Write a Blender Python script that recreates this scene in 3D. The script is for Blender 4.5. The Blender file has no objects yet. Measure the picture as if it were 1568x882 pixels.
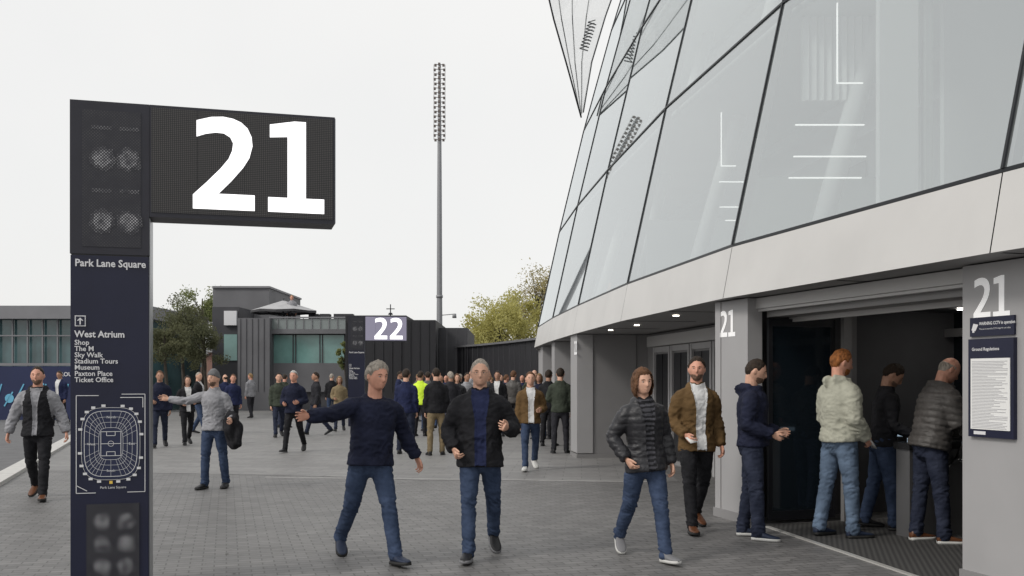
import bpy, math, random, numpy as np
from mathutils import Vector, Matrix, noise
random.seed(7); np.random.seed(7)
scene=bpy.context.scene
R=math.radians
FPX=1524.0; HZ=579.0; CH=1.6
def GP(u,v):
    D=CH*FPX/(v-HZ); return ((u-784)/FPX*D, D)
def XD(u,D): return (u-784)/FPX*D
def ZD(v,D): return CH+(HZ-v)/FPX*D

# ---------------------------------------------------------------- materials
MC={}
def mat(name,col,rough=.7,metal=0.,var=0.,vscale=5.,bump=0.,bscale=60.,emit=None,estr=0.,spec=.4,col2=None,stretch=None):
    if name in MC: return MC[name]
    m=bpy.data.materials.new(name); m.use_nodes=True
    nt=m.node_tree; b=nt.nodes['Principled BSDF']
    b.inputs['Base Color'].default_value=(*col,1); b.inputs['Roughness'].default_value=rough
    b.inputs['Metallic'].default_value=metal; b.inputs['Specular IOR Level'].default_value=spec
    if emit:
        b.inputs['Emission Color'].default_value=(*emit,1); b.inputs['Emission Strength'].default_value=estr
    if var>0 or bump>0:
        tc=nt.nodes.new('ShaderNodeTexCoord'); src=tc.outputs['Object']
        if stretch:
            mp=nt.nodes.new('ShaderNodeMapping'); mp.inputs['Scale'].default_value=stretch
            nt.links.new(src,mp.inputs[0]); src=mp.outputs[0]
    if var>0:
        n=nt.nodes.new('ShaderNodeTexNoise'); n.inputs['Scale'].default_value=vscale; n.inputs['Detail'].default_value=5
        nt.links.new(src,n.inputs['Vector'])
        r=nt.nodes.new('ShaderNodeValToRGB')
        c2=col2 if col2 else tuple(min(1,c*(1+var)) for c in col)
        c1=tuple(c*(1-var) for c in col) if not col2 else col
        r.color_ramp.elements[0].position=.3; r.color_ramp.elements[1].position=.7
        r.color_ramp.elements[0].color=(*c1,1); r.color_ramp.elements[1].color=(*c2,1)
        nt.links.new(n.outputs['Fac'],r.inputs[0]); nt.links.new(r.outputs[0],b.inputs['Base Color'])
    if bump>0:
        n2=nt.nodes.new('ShaderNodeTexNoise'); n2.inputs['Scale'].default_value=bscale; n2.inputs['Detail'].default_value=4
        nt.links.new(src,n2.inputs['Vector'])
        bp=nt.nodes.new('ShaderNodeBump'); bp.inputs['Strength'].default_value=bump; bp.inputs['Distance'].default_value=.02
        nt.links.new(n2.outputs['Fac'],bp.inputs['Height']); nt.links.new(bp.outputs[0],b.inputs['Normal'])
    MC[name]=m; return m
def cloth(name,col,var=.25): return mat(name,col,.85,0,var,7,.5,22,spec=.2)
def denim(name,col): return mat(name,col,.85,0,.3,6,.5,20,spec=.15,col2=tuple(min(1,c*1.9+.014) for c in col))

def perf(name,base,dot,scale,thr,rot=45,mottle=0):
    m=bpy.data.materials.new(name); m.use_nodes=True; nt=m.node_tree; b=nt.nodes['Principled BSDF']
    tc=nt.nodes.new('ShaderNodeTexCoord'); mp=nt.nodes.new('ShaderNodeMapping')
    mp.inputs['Scale'].default_value=(scale,0,scale); mp.inputs['Rotation'].default_value=(0,R(rot),0)
    nt.links.new(tc.outputs['Object'],mp.inputs[0])
    v=nt.nodes.new('ShaderNodeTexVoronoi'); v.inputs['Randomness'].default_value=0; v.inputs['Scale'].default_value=1
    v.voronoi_dimensions='3D'
    nt.links.new(mp.outputs[0],v.inputs['Vector'])
    lt=nt.nodes.new('ShaderNodeMath'); lt.operation='LESS_THAN'; lt.inputs[1].default_value=thr
    nt.links.new(v.outputs['Distance'],lt.inputs[0])
    fac=lt.outputs[0]
    if mottle:
        n=nt.nodes.new('ShaderNodeTexNoise'); n.inputs['Scale'].default_value=mottle; n.inputs['Detail'].default_value=2
        nt.links.new(tc.outputs['Object'],n.inputs['Vector'])
        mr=nt.nodes.new('ShaderNodeMapRange'); mr.inputs[1].default_value=.35; mr.inputs[2].default_value=.65; mr.inputs[3].default_value=.12; mr.inputs[4].default_value=1
        nt.links.new(n.outputs['Fac'],mr.inputs[0])
        mu=nt.nodes.new('ShaderNodeMath'); mu.operation='MULTIPLY'; nt.links.new(fac,mu.inputs[0]); nt.links.new(mr.outputs[0],mu.inputs[1]); fac=mu.outputs[0]
    mx=nt.nodes.new('ShaderNodeMix'); mx.data_type='RGBA'
    mx.inputs[6].default_value=(*base,1); mx.inputs[7].default_value=(*dot,1)
    nt.links.new(fac,mx.inputs[0]); nt.links.new(mx.outputs[2],b.inputs['Base Color'])
    b.inputs['Roughness'].default_value=.5
    return m

# ---------------------------------------------------------------- builder
class B:
    def __init__(s): s.v=[];s.f=[];s.m=[];s.sm=[];s.mats=[];s.M=Matrix()
    def mi(s,m):
        if m not in s.mats: s.mats.append(m)
        return s.mats.index(m)
    def add(s,vs,fs,m,smooth=False):
        o=len(s.v); M=s.M
        s.v+= [tuple(M@Vector(v)) for v in vs]
        i=s.mi(m)
        for f in fs: s.f.append([o+k for k in f]); s.m.append(i); s.sm.append(smooth)
    def box(s,x0,x1,y0,y1,z0,z1,m):
        s.prism([(x0,y0),(x1,y0),(x1,y1),(x0,y1)],z0,z1,m)
    def prism(s,poly,z0,z1,m,smooth=False):
        n=len(poly)
        a=sum(poly[i][0]*poly[(i+1)%n][1]-poly[(i+1)%n][0]*poly[i][1] for i in range(n))
        if a<0: poly=poly[::-1]
        vs=[(p[0],p[1],z0) for p in poly]+[(p[0],p[1],z1) for p in poly]
        fs=[[(i),(i+1)%n,(i+1)%n+n,i+n] for i in range(n)]+[list(range(n))[::-1],list(range(n,2*n))]
        s.add(vs,fs,m,smooth)
    def beam(s,p,q,w,h,m,up=(0,0,1)):
        p=Vector(p);q=Vector(q);t=(q-p).normalized();a=t.cross(Vector(up)).normalized();b=a.cross(t)
        vs=[]
        for c in (p,q):
            for sx,sy in ((-1,-1),(1,-1),(1,1),(-1,1)): vs.append(c+a*w/2*sx+b*h/2*sy)
        s.add(vs,[[3,2,1,0],[4,5,6,7],[0,1,5,4],[1,2,6,5],[2,3,7,6],[3,0,4,7]],m)
    def tube(s,pts,rad,m,n=8,side=(1,0,0),smooth=True,rnd=False):
        v,f=tube(pts,rad,n,side,rnd); s.add(v,f,m,smooth)
    def build(s,name,loc=(0,0,0),rz=0,parent=None):
        me=bpy.data.meshes.new(name); me.from_pydata(s.v,[],s.f)
        for m in s.mats: me.materials.append(m)
        me.polygons.foreach_set('material_index',s.m); me.polygons.foreach_set('use_smooth',s.sm)
        me.update()
        o=bpy.data.objects.new(name,me); scene.collection.objects.link(o)
        o.location=loc; o.rotation_euler=(0,0,rz)
        if parent: o.parent=parent
        return o
def empty(name,loc=(0,0,0)):
    o=bpy.data.objects.new(name,None); o.location=loc; scene.collection.objects.link(o); return o

def tube(pts,rad,n=12,side=(1,0,0),rnd=True):
    pts=[Vector(p) for p in pts]; rad=[(r,r) if not hasattr(r,'__len__') else tuple(r) for r in rad]
    N=len(pts); side=Vector(side)
    tans=[]
    for i in range(N):
        a=pts[max(0,i-1)];b=pts[min(N-1,i+1)]; tans.append((b-a).normalized())
    P=list(zip(pts,rad,tans))
    if rnd:
        p,r,t=P[0]; k=min(r); st=[(p-t*k*.75,(r[0]*.45,r[1]*.45),t),(p-t*k*.45,(r[0]*.8,r[1]*.8),t)]
        p,r,t=P[-1]; k=min(r); en=[(p+t*k*.45,(r[0]*.8,r[1]*.8),t),(p+t*k*.75,(r[0]*.45,r[1]*.45),t)]
        P=st+P+en
    vs=[];fs=[]
    for p,r,t in P:
        sd=side if abs(t.dot(side.normalized()))<.95 else Vector((0,1,.1))
        b=t.cross(sd).normalized(); s=b.cross(t).normalized()
        for k in range(n):
            a=2*math.pi*k/n; vs.append(p+s*r[0]*math.cos(a)+b*r[1]*math.sin(a))
    M=len(P)
    for i in range(M-1):
        for k in range(n):
            fs.append([i*n+k,i*n+(k+1)%n,(i+1)*n+(k+1)%n,(i+1)*n+k])
    fs.append(list(range(n))[::-1]); fs.append([(M-1)*n+k for k in range(n)])
    return vs,fs

def remesh(vs,fs,vox,it=3):
    me=bpy.data.meshes.new('t'); me.from_pydata([tuple(v) for v in vs],[],fs); me.update()
    o=bpy.data.objects.new('t',me); scene.collection.objects.link(o)
    r=o.modifiers.new('r','REMESH'); r.mode='VOXEL'; r.voxel_size=vox
    s=o.modifiers.new('s','SMOOTH'); s.iterations=it; s.factor=.5
    dg=bpy.context.evaluated_depsgraph_get(); m2=bpy.data.meshes.new_from_object(o.evaluated_get(dg))
    V=np.zeros(len(m2.vertices)*3); m2.vertices.foreach_get('co',V); V=V.reshape(-1,3)
    Nn=np.zeros(len(m2.vertices)*3); m2.vertices.foreach_get('normal',Nn); Nn=Nn.reshape(-1,3)
    F=[list(p.vertices) for p in m2.polygons]
    bpy.data.objects.remove(o); bpy.data.meshes.remove(me); bpy.data.meshes.remove(m2)
    return V,Nn,F

_ico={}
def ico(sub):
    if sub in _ico: return _ico[sub]
    import bmesh
    bm=bmesh.new(); bmesh.ops.create_icosphere(bm,subdivisions=sub,radius=1)
    V=np.array([v.co[:] for v in bm.verts]); F=[[v.index for v in f.verts] for f in bm.faces]
    bm.free(); _ico[sub]=(V,F); return V,F
def ss(t): t=np.clip(t,0,1); return t*t*(3-2*t)
def headshape(D):
    x,y,z=D[:,0],D[:,1],D[:,2]
    X=.081*x; Y=.102*y; Z=.124*z
    lo=np.clip(-z,0,1); fr=np.clip(-y*3,0,1)
    X=X*(1-.22*lo**1.8); Y=np.where(y>0,Y*(1-.35*lo),Y*(1+.03*lo))
    Y=Y-fr*.022*np.exp(-((z+.72)/.25)**2)*np.exp(-(x/.5)**2)
    g=np.exp
    Y=Y-fr*g(-(x/.14)**2)*(.024*g(-((z+.2)/.12)**2)+.014*g(-((z+.02)/.14)**2))
    Y=Y-fr*.005*g(-((z-.2)/.08)**2)*g(-(x/.55)**2)
    Y=Y+fr*.010*g(-((abs(x)-.36)/.16)**2-((z-.07)/.1)**2)
    Y=Y-fr*.005*g(-(x/.25)**2-((z+.47)/.07)**2)
    Y=Y+fr*.004*g(-(x/.3)**2-((z+.62)/.05)**2)
    return np.stack([X,Y,Z],1)
FPROF=[(.066,.020,-.035),(.058,.031,.0),(.03,.037,.02),(-.02,.040,.012),(-.06,.044,-.014),(-.11,.049,-.032),(-.155,.048,-.042),(-.195,.036,-.050),(-.215,.014,-.060)]
def legpts(sg,p,kn,spd,fp):
    hip=Vector((sg*.088,0,-.04))
    th=Vector((sg*spd,-math.sin(R(p)),-math.cos(R(p)))).normalized()
    q=p-kn
    sh=Vector((sg*spd*.4,-math.sin(R(q)),-math.cos(R(q)))).normalized()
    k=hip+th*.43; a=k+sh*.415
    fm=Matrix.Translation(a)@Matrix.Rotation(R(10)*sg,4,'Z')@Matrix.Rotation(R(fp),4,'X')
    zm=min((fm@Vector((0,y_,-.090))).z for y_ in (.066,-.215))
    return hip,th,sh,k,a,fm,zm

def person(name,loc,yaw=0,H=1.78,top=None,topo=None,bottom=None,shoe=None,sole=None,skin=None,hair=None,
           hstyle='short',beard=None,inner=None,iw=.05,sleeve=None,puff=.012,quilt=0,hem=-.12,lean=0,side=0,
           armR=None,armL=None,legR=(20,6,.05,-6),legL=(-16,20,.05,28),head=(0,0),hood=False,near=True,
           curlR=(22,32,25),curlL=(22,32,25),thR=None,thL=None,glasses=False,belly=0,item=None,fem=False,collar=True,stripe=None,lw=1.,bulk=1.):
    skin=skin or SK[0]; sole=sole or shoe
    S=H/1.78
    parts=[]; mats=[]
    def mi(m):
        if m not in mats: mats.append(m)
        return mats.index(m)
    def push(V,F,m):
        parts.append((np.array([tuple(v) for v in V]) if not isinstance(V,np.ndarray) else V,F,m if hasattr(m,'__len__') else [mi(m)]*len(F)))
    U=Vector((math.sin(R(side)),-math.sin(R(lean)),math.cos(R(lean))*math.cos(R(side)))).normalized()
    X=Vector((1,0,0)); X=(X-U*X.dot(U)).normalized(); Fv=U.cross(X)*-1
    if Fv.y>0: Fv=-Fv
    T=lambda x,f,h: X*x+Fv*f+U*h
    vox=.0105 if near else .021
    nn=16 if near else 10
    sw=.90 if fem else 1.
    legs=[list(legR),list(legL)]
    for _ in range(60):
        z=[legpts(sg,*l)[6] for sg,l in zip((-1,1),legs)]
        d=z[0]-z[1]
        if abs(d)<.004: break
        hi,lo_=(0,1) if d>0 else (1,0)
        if legs[hi][1]>3: legs[hi][1]-=.5
        else: legs[lo_][1]+=.7
    tv=[];tf=[]
    def addt(v,f):
        o=len(tv); tv.extend(v); tf.extend([[k+o for k in q] for q in f])
    addt(*tube([T(0,0,.07),T(0,-.005,0),T(0,-.018,-.07),T(0,-.008,-.12)],[(.15*bulk,.11),(.166*bulk,.123),(.172*bulk,.132),(.13,.11)],nn))
    shoeparts=[]; knees=[]; zs=[]
    for sg,l in zip((-1,1),legs):
        hip,th,sh,k,a,fm,zm=legpts(sg,*l); zs.append(zm); knees.append((k,a)); L=lw
        addt(*tube([hip+th*-.02,hip+th*.12,hip+th*.28,k-th*.02,k+sh*.06,k+sh*.16,k+sh*.30,a+sh*.02],
              [(.090*bulk,.104),(.095*L,.104),(.083*L,.091),(.071*L,.076),(.067*L,.073),(.066*L,.072),(.060*L,.065),(.060*L,.068)],nn))
        vs=[];fs=[];m_=12
        for (yy,w,zt) in FPROF:
            for j in range(m_):
                an=2*math.pi*j/m_; c,s_=math.cos(an),math.sin(an)
                zc=(-.072+zt)/2; hz=(zt+.072)/2
                vs.append(fm@Vector((w*math.copysign(abs(c)**.75,c),yy,zc+hz*math.copysign(abs(s_)**.85,s_))))
        for i in range(len(FPROF)-1):
            for j in range(m_): fs.append([i*m_+j,(i+1)*m_+j,(i+1)*m_+(j+1)%m_,i*m_+(j+1)%m_])
        fs.append(list(range(m_))); fs.append([(len(FPROF)-1)*m_+j for j in range(m_)][::-1])
        shoeparts.append((vs,fs,shoe))
        ol=[(w+.004,yy) for yy,w,_ in FPROF]+[(-w-.004,yy) for yy,w,_ in FPROF[::-1]]
        n_=len(ol); vs=[fm@Vector((x_,y_,-.090)) for x_,y_ in ol]+[fm@Vector((x_,y_,-.064)) for x_,y_ in ol]
        fs=[[i,(i+1)%n_,(i+1)%n_+n_,i+n_] for i in range(n_)]+[list(range(n_))[::-1],list(range(n_,2*n_))]
        shoeparts.append((vs,fs,sole))
    zmin=min(zs)
    V,N_,F=remesh(tv,tf,vox,3)
    g=np.full(len(V),.4)
    for k,a in knees:
        for c,r in ((np.array(k),.13),(np.array(a),.14)): g=np.maximum(g,np.exp(-(np.linalg.norm(V-c,axis=1)/r)**2)*1.5)
    g=np.maximum(g,np.exp(-((V[:,2]+.12)/.08)**2))
    off=np.array([noise.noise(Vector((v[0]*7+3,v[1]*7,v[2]*20+H*9)))*.011+(abs(noise.noise(Vector((v[0]*13+9,v[1]*13,v[2]*38+v[0]*20))))-.2)*-.022 for v in V])*g
    V=V+N_*off[:,None]
    push(V,F,bottom)
    for vs,fs,m in shoeparts: push(vs,fs,m)
    tv=[];tf=[]
    b=belly; K=bulk
    fl=max(0,max(legs[0][0],legs[1][0]))/24*(1 if hem<-.05 else .3)
    pr=[(hem,.172*(.97 if fem else 1)*K,.124+b*.3+.030*fl,.020*fl),(hem+.03,.173*K,.127+b*.4+.024*fl,.016*fl),(.03,.162*K,.118+b*.8,b*.4),(.12,(.152 if not fem else .135)*K,.114+b,b*.6),(.25,.166*sw*K,.124+b*.5,b*.3),(.36,.178*sw*K,.127,.005),(.425,.165*sw*K,.112,0),(.468,.128*sw,.094,-.005),(.50,.092,.078,-.008),(.545 if collar else .515,.068,.068,-.004)]
    addt(*tube([T(0,f,h) for h,_,_,f in pr],[(a_+puff,b_+puff) for _,a_,b_,_ in pr],nn+6,rnd=False,side=X))
    dR=(Vector((-.14,.04,-1)),Vector((-.05,-.22,-1))); dL=(Vector((.14,.04,-1)),Vector((.05,-.22,-1)))
    hands=[]; armpts=[]
    for sg,arm,curl,thh in ((-1,armR or dR,curlR,thR),(1,armL or dL,curlL,thL)):
        ua=Vector(arm[0]).normalized(); fa=Vector(arm[1]).normalized()
        sh=T(sg*.170*sw,0,.425); el=sh+ua*.280; wr=el+fa*.25
        armpts.append((sh,el,wr))
        pf=puff*.75; gg=.92 if fem else 1
        addt(*tube([T(sg*.06*sw,-.004,.437),T(sg*.115*sw,-.002,.435),T(sg*.155*sw,0,.425)+ua*.012,sh+ua*.055,sh+ua*.12,sh+ua*.2,el-ua*.01,el+fa*.07,el+fa*.16,wr-fa*.01,wr+fa*.005],
             [.045*gg+pf,.052*gg+pf,.060*gg+pf,.064*gg+pf,.061*gg+pf,.056*gg+pf,.052*gg+pf,.051*gg+pf,.046*gg+pf,.040*gg+pf*.8,.034*gg+pf*.6],nn,rnd=False,side=tuple(Fv)))
        hands.append((sg,wr,fa,curl,thh))
    if hood:
        addt(*tube([T(-.085,.05,.485),T(-.09,-.03,.52),T(-.05,-.10,.52),T(0,-.125,.50),T(.05,-.10,.52),T(.09,-.03,.52),T(.085,.05,.485)],[.026,.040,.052,.058,.052,.040,.026],10))
    elif collar:
        c=[]
        for k in range(9):
            a=R(-150+k*300/8)
            c.append(T(.070*math.sin(a),-.070*math.cos(a)-.004,.540))
        addt(*tube(c,[(.015,.024)]*9,8))
    V,N_,F=remesh(tv,tf,vox,4)
    Xa=np.array(X);Fa=np.array(Fv);Ua=np.array(U)
    lx=V@Xa; lf=V@Fa; lh=V@Ua
    arm_d=np.full(len(V),9.); fo=np.full(len(V),.5)
    for sh,el,wr in armpts:
        for a_,b_ in ((sh,el),(el,wr)):
            a_=np.array(a_);b_=np.array(b_);d=b_-a_;t=np.clip(((V-a_)@d)/(d@d),0.12 if (a_==np.array(sh)).all() else 0,1)
            arm_d=np.minimum(arm_d,np.linalg.norm(V-(a_+t[:,None]*d),axis=1))
        fo=np.maximum(fo,1.3*np.exp(-(np.linalg.norm(V-np.array(el),axis=1)/.13)**2))
    fo=np.maximum(fo,1.*np.exp(-((lh-.08)/.12)**2))
    off=np.array([noise.noise(Vector((v[0]*7+3,v[1]*7+H*7,v[2]*12)))*.014+(abs(noise.noise(Vector((v[0]*12+v[2]*9,v[1]*12,v[2]*22-v[0]*8))))-.2)*-.028 for v in V])*fo
    if quilt>0:
        off=off*.6+quilt*(np.abs(np.sin(lh*math.pi/.062+lx*1.5))**.6-.5)
    isarm=(arm_d<.085+puff)&(np.abs(lx)>.10)&~((lf>0)&(np.abs(lx)<.1))
    nf=N_@Fa
    if inner:
        w=iw+np.clip(lh-.28,0,1)*.16
        w=np.where(lh>.49,.075,w)
        ok=(nf>.1)&(arm_d>.07+puff)
        snap=ok&(np.abs(np.abs(lx)-w)<.56*vox)
        V=V+Xa[None,:]*np.where(snap,np.sign(lx)*w-lx,0)[:,None]
        rec=ok&(np.abs(lx)<w-.4*vox)&~snap
        inn=rec|snap
        off=off-np.where(rec,.014,0)+np.where(snap,.004,0)
    else:
        inn=np.zeros(len(V),bool)
    V=V+N_*off[:,None]
    mt=mi(top); ms=mi(sleeve) if sleeve else mt; mn=mi(inner) if inner else mt
    mst=mi(stripe) if stripe else mn
    ml=[]
    for f in F:
        f0=f[0]
        if inn[f0] and all(inn[k] for k in f):
            ml.append(mst if (stripe and int((lh[f0]+5)/.022)%2) else mn)
        elif sleeve and isarm[f0]: ml.append(ms)
        else: ml.append(mt)
    push(V,F,ml)
    for sg,wr,fa,curl,thh in hands:
        d=fa; hint=Vector(thh) if thh else Fv*.8+U*.6
        t=(hint-d*hint.dot(d))
        t=t.normalized() if t.length>.05 else X
        pn=d.cross(t)*sg; pn.normalize()
        hv=[];hf=[]
        def ah(v,f):
            o=len(hv); hv.extend(v); hf.extend([[k+o for k in q] for q in f])
        hn=10 if near else 6
        ah(*tube([wr-d*.03,wr+d*.005,wr+d*.04,wr+d*.08,wr+d*.092],[(.026,.02),(.027,.019),(.038,.017),(.040,.014),(.036,.010)],hn,side=t))
        for i,(ofs,L) in enumerate(((.030,.070),(.010,.079),(-.010,.073),(-.029,.057))):
            p=wr+d*(.078-abs(i-1.2)*.004)+t*ofs; dd=d.copy()+t*(.10-.06*i); dd.normalize(); pts=[p-dd*.01]; rr=[.0092]
            ang=0
            q=p
            for j,(c,fr) in enumerate(zip(curl,(.45,.3,.25))):
                ang+=R(c*(1+.12*i)); dv=(dd*math.cos(ang)+pn*math.sin(ang)).normalized()
                q=q+dv*L*fr*1.1; pts.append(q); rr.append(.0088-.0009*(j+1))
            ah(*tube(pts,rr,8 if near else 5,side=t))
        p=wr+d*.02+t*.022
        d1=(d*.75+t*.65+pn*.25).normalized(); d2=(d*.92+t*.25+pn*.35).normalized(); d3=(d*.95+pn*.45).normalized()
        ah(*tube([p,p+d1*.035,p+d1*.035+d2*.03,p+d1*.035+d2*.03+d3*.024],[.014,.0115,.0105,.0085],8 if near else 5,side=pn))
        if near:
            V,_,F=remesh(hv,hf,.0042,1); push(V,F,skin)
        else: push(hv,hf,skin)
    yw,pt=head
    hc=T(0,.014+.05*math.sin(R(max(0,pt))),.690-.02*math.sin(R(abs(pt))))
    basis=Matrix((X,-Fv,U)).transposed().to_4x4()
    HM=Matrix.Translation(hc)@basis@Matrix.Rotation(R(yw),4,'Z')@Matrix.Rotation(R(pt),4,'X')
    HA=np.array(HM)
    ap=lambda P:(P@HA[:3,:3].T+HA[:3,3])
    I,IF=ico(5 if near else 3)
    hs=headshape(I)
    hv=[Vector(v) for v in ap(hs)]; hf=[list(f) for f in IF]
    def ah(v,f):
        o=len(hv); hv.extend(v); hf.extend([[k+o for k in q] for q in f])
    ah(*tube([T(0,-.01,.44),T(0,-.012,.53),HM@Vector((0,.022,-.055)),HM@Vector((0,.015,-.02))],[.072,.064,.060,.05],12))
    for sg in (-1,1):
        e=ico(2)[0]*np.array([.009,.019,.031])+np.array([sg*.081,.010,-.004]); e[:,0]+=sg*.35*np.clip(e[:,1]-.01,0,1)
        ah([Vector(v) for v in ap(e)],ico(2)[1])
    if near:
        V,N_,F=remesh(hv,hf,.0055,1)
    else:
        V=np.array([tuple(v) for v in hv]);F=hf
    push(V,F,skin)
    ev,ef=ico(2)
    for sg in (-1,1):
        push(ap(ev*np.array([.0125,.010,.0065])+np.array([sg*.029,-.0820,.008])),ef,EYE)
        push(ap(ev*.0052+np.array([sg*.029,-.0890,.008])),ef,DARK)
        bw=[HM@Vector((sg*x_,y_,z_)) for x_,y_,z_ in ((.012,-.0995,.026),(.030,-.0955,.031),(.048,-.084,.026))]
        v,f=tube(bw,[.002,.003,.002],6); push(v,f,BROW)
    v,f=tube([HM@Vector(q) for q in ((-.024,-.090,-.059),(-.01,-.098,-.0575),(0,-.0995,-.058),(.01,-.098,-.0575),(.024,-.090,-.059))],[.002,.0035,.0035,.0035,.002],6); push(v,f,LIP)
    if glasses:
        for sg in (-1,1):
            ring=[HM@Vector((sg*.031+.022*math.cos(R(a)),-.105,.006+.016*math.sin(R(a)))) for a in range(0,361,40)]
            v,f=tube(ring,[.0009]*len(ring),5); push(v,f,FRAME)
            v,f=tube([HM@Vector((sg*.053,-.103,.01)),HM@Vector((sg*.082,-.03,.012)),HM@Vector((sg*.084,.01,.01))],[.0011]*3,5); push(v,f,FRAME)
    x,y,z=I[:,0],I[:,1],I[:,2]
    az=np.arctan2(np.abs(x),-y)
    def shell(w,th,m,ns=.004,ext=None,thr=.02):
        nz=np.array([noise.noise(Vector((a*4,b_*4,c*4)))+.7*noise.noise(Vector((a*16,b_*9,c*22))) for a,b_,c in I])
        P=hs+I*((th*w-.002)+ns*nz*w)[:,None]
        if ext is not None: P=P+ext
        keep=w>thr
        FF=[f for f in IF if keep[f[0]] and keep[f[1]] and keep[f[2]]]
        push(ap(P),FF,m)
    jag=np.array([noise.noise(Vector((a*7,b_*7,3)))*.10 for a,b_,c in I])
    if hstyle in('short','crop','full'):
        fr_=.60 if hstyle!='full' else .54
        zh=np.interp(az,[0,.5,.85,1.15,1.35,1.6,1.9,2.3,3.15],[fr_,fr_-.02,.42,.22,-.05,.05,-.15,-.55,-.68])+jag
        shell(ss((z-zh)/.34),{'short':.015,'crop':.007,'full':.022}[hstyle],hair,{'short':.007,'crop':.003,'full':.010}[hstyle],thr=.06)
    elif hstyle=='bald':
        zh=np.interp(az,[0,1.2,1.35,1.6,1.9,2.3,3.15],[9,9,.0,.05,-.15,-.5,-.6]); w=ss((z-zh)/.2)*ss((.42-z)/.25)
        shell(w,.004,hair or DARKHAIR,.001)
    elif hstyle=='beanie':
        zh=np.interp(az,[0,1,1.6,3.15],[.38,.25,.0,-.25])
        e=np.zeros_like(I); e[:,2]=.02*np.clip(z,0,1)**2
        shell(ss((z-zh)/.08),.014,hair,.002,e)
    elif hstyle=='bob':
        zh=.52-1.75*ss((az-.78)/.40)+jag
        w=ss((z-zh)/.25); e=np.zeros_like(I); lo=np.clip(-z,0,1); e[:,0]=np.sign(x)*.030*lo*np.abs(x)**.5; e[:,1]=.015*lo; e[:,2]=-.026*lo
        shell(w,.020,hair,.009,e,thr=.05)
    if beard:
        w=ss((-.30-z)/.2)*ss((1.45-az)/.35)*(1-np.exp(-(x/.20)**2-((z+.47)/.07)**2))
        shell(w,.005,beard,.002,thr=.35)
    if item: item(push,T,HM,armpts)
    VV=np.concatenate([p[0] for p in parts]); FF=[];MM=[];o=0
    for V,F,m in parts:
        FF.extend([[k+o for k in f] for f in F]); MM.extend(m); o+=len(V)
    VV=VV*1.0; VV[:,2]-=zmin; VV*=S
    me=bpy.data.meshes.new(name); me.from_pydata(VV.tolist(),[],FF)
    for m in mats: me.materials.append(m)
    me.polygons.foreach_set('material_index',MM); me.polygons.foreach_set('use_smooth',[True]*len(MM)); me.update()
    ob=bpy.data.objects.new(name,me); scene.collection.objects.link(ob)
    ob.location=(loc[0],loc[1],.004); ob.rotation_euler=(0,0,R(yaw))
    return ob

EYE=mat('eye_white',(.42,.38,.35),.3); DARK=mat('black_detail',(.01,.01,.012),.3); LIP=mat('lips',(.36,.15,.12),.5); BROW=mat('brow',(.12,.075,.05),.8); FRAME=mat('spectacle_frame',(.08,.07,.06),.3,.5)
SK=[mat('skin_fair',(.66,.385,.275),.5,0,.10,20,.1,90),mat('skin_ruddy',(.64,.325,.23),.5,0,.12,20,.1,90),mat('skin_tan',(.42,.23,.155),.5,0,.1,20,.1,90),mat('skin_dark',(.12,.06,.04),.5)]
def hairm(n,c): return mat(n,c,.6,0,.45,40,.8,110,spec=.3,stretch=(1,1,.5))
DARKHAIR=hairm('hair_dark',(.030,.019,.012)); GREY=hairm('hair_grey',(.36,.32,.275)); BROWN=hairm('hair_brown',(.13,.062,.03)); GINGER=hairm('hair_ginger',(.30,.11,.03)); FAIR=hairm('hair_fair',(.30,.19,.09)); WHITEH=hairm('hair_white',(.5,.49,.47)); STUB=hairm('beard_stubble',(.19,.115,.08))
black=cloth('cloth_black',(.018,.018,.021),.35); navy=cloth('cloth_navy',(.015,.018,.038),.3); navy2=cloth('cloth_navy_shirt',(.02,.026,.07)); charcoal=cloth('cloth_charcoal',(.03,.03,.036))
grey=cloth('cloth_grey',(.15,.15,.155)); lgrey=cloth('cloth_light_grey',(.30,.30,.32)); white=cloth('cloth_white',(.66,.66,.66),.06); cream=cloth('cloth_cream',(.46,.46,.38),.10)
tan=cloth('cloth_tan',(.125,.075,.032)); khaki=cloth('cloth_khaki',(.22,.17,.10)); green=cloth('cloth_olive',(.05,.06,.045)); hivis=mat('cloth_hi_vis',(.62,.85,.05),.7,emit=(.5,.7,.02),estr=.1)
jean=denim('denim_blue',(.026,.040,.076)); jeanl=denim('denim_light',(.085,.12,.175)); jeand=denim('denim_dark',(.014,.018,.034)); puffm=mat('nylon_dark',(.024,.024,.028),.45,0,.3,8,.3,30); puffg=mat('nylon_grey',(.080,.074,.070),.5,0,.25,8,.3,30)
stripem=cloth('cloth_stripe',(.07,.07,.08),.05)
sb=mat('shoe_black',(.014,.014,.016),.5); sbr=mat('shoe_brown',(.13,.05,.022),.4); sw_=mat('sole_white',(.6,.6,.58),.6); snv=mat('shoe_navy',(.02,.03,.06),.6); sgr=mat('shoe_grey',(.2,.2,.21),.6); sdk=mat('sole_dark',(.02,.02,.02),.7)

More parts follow.
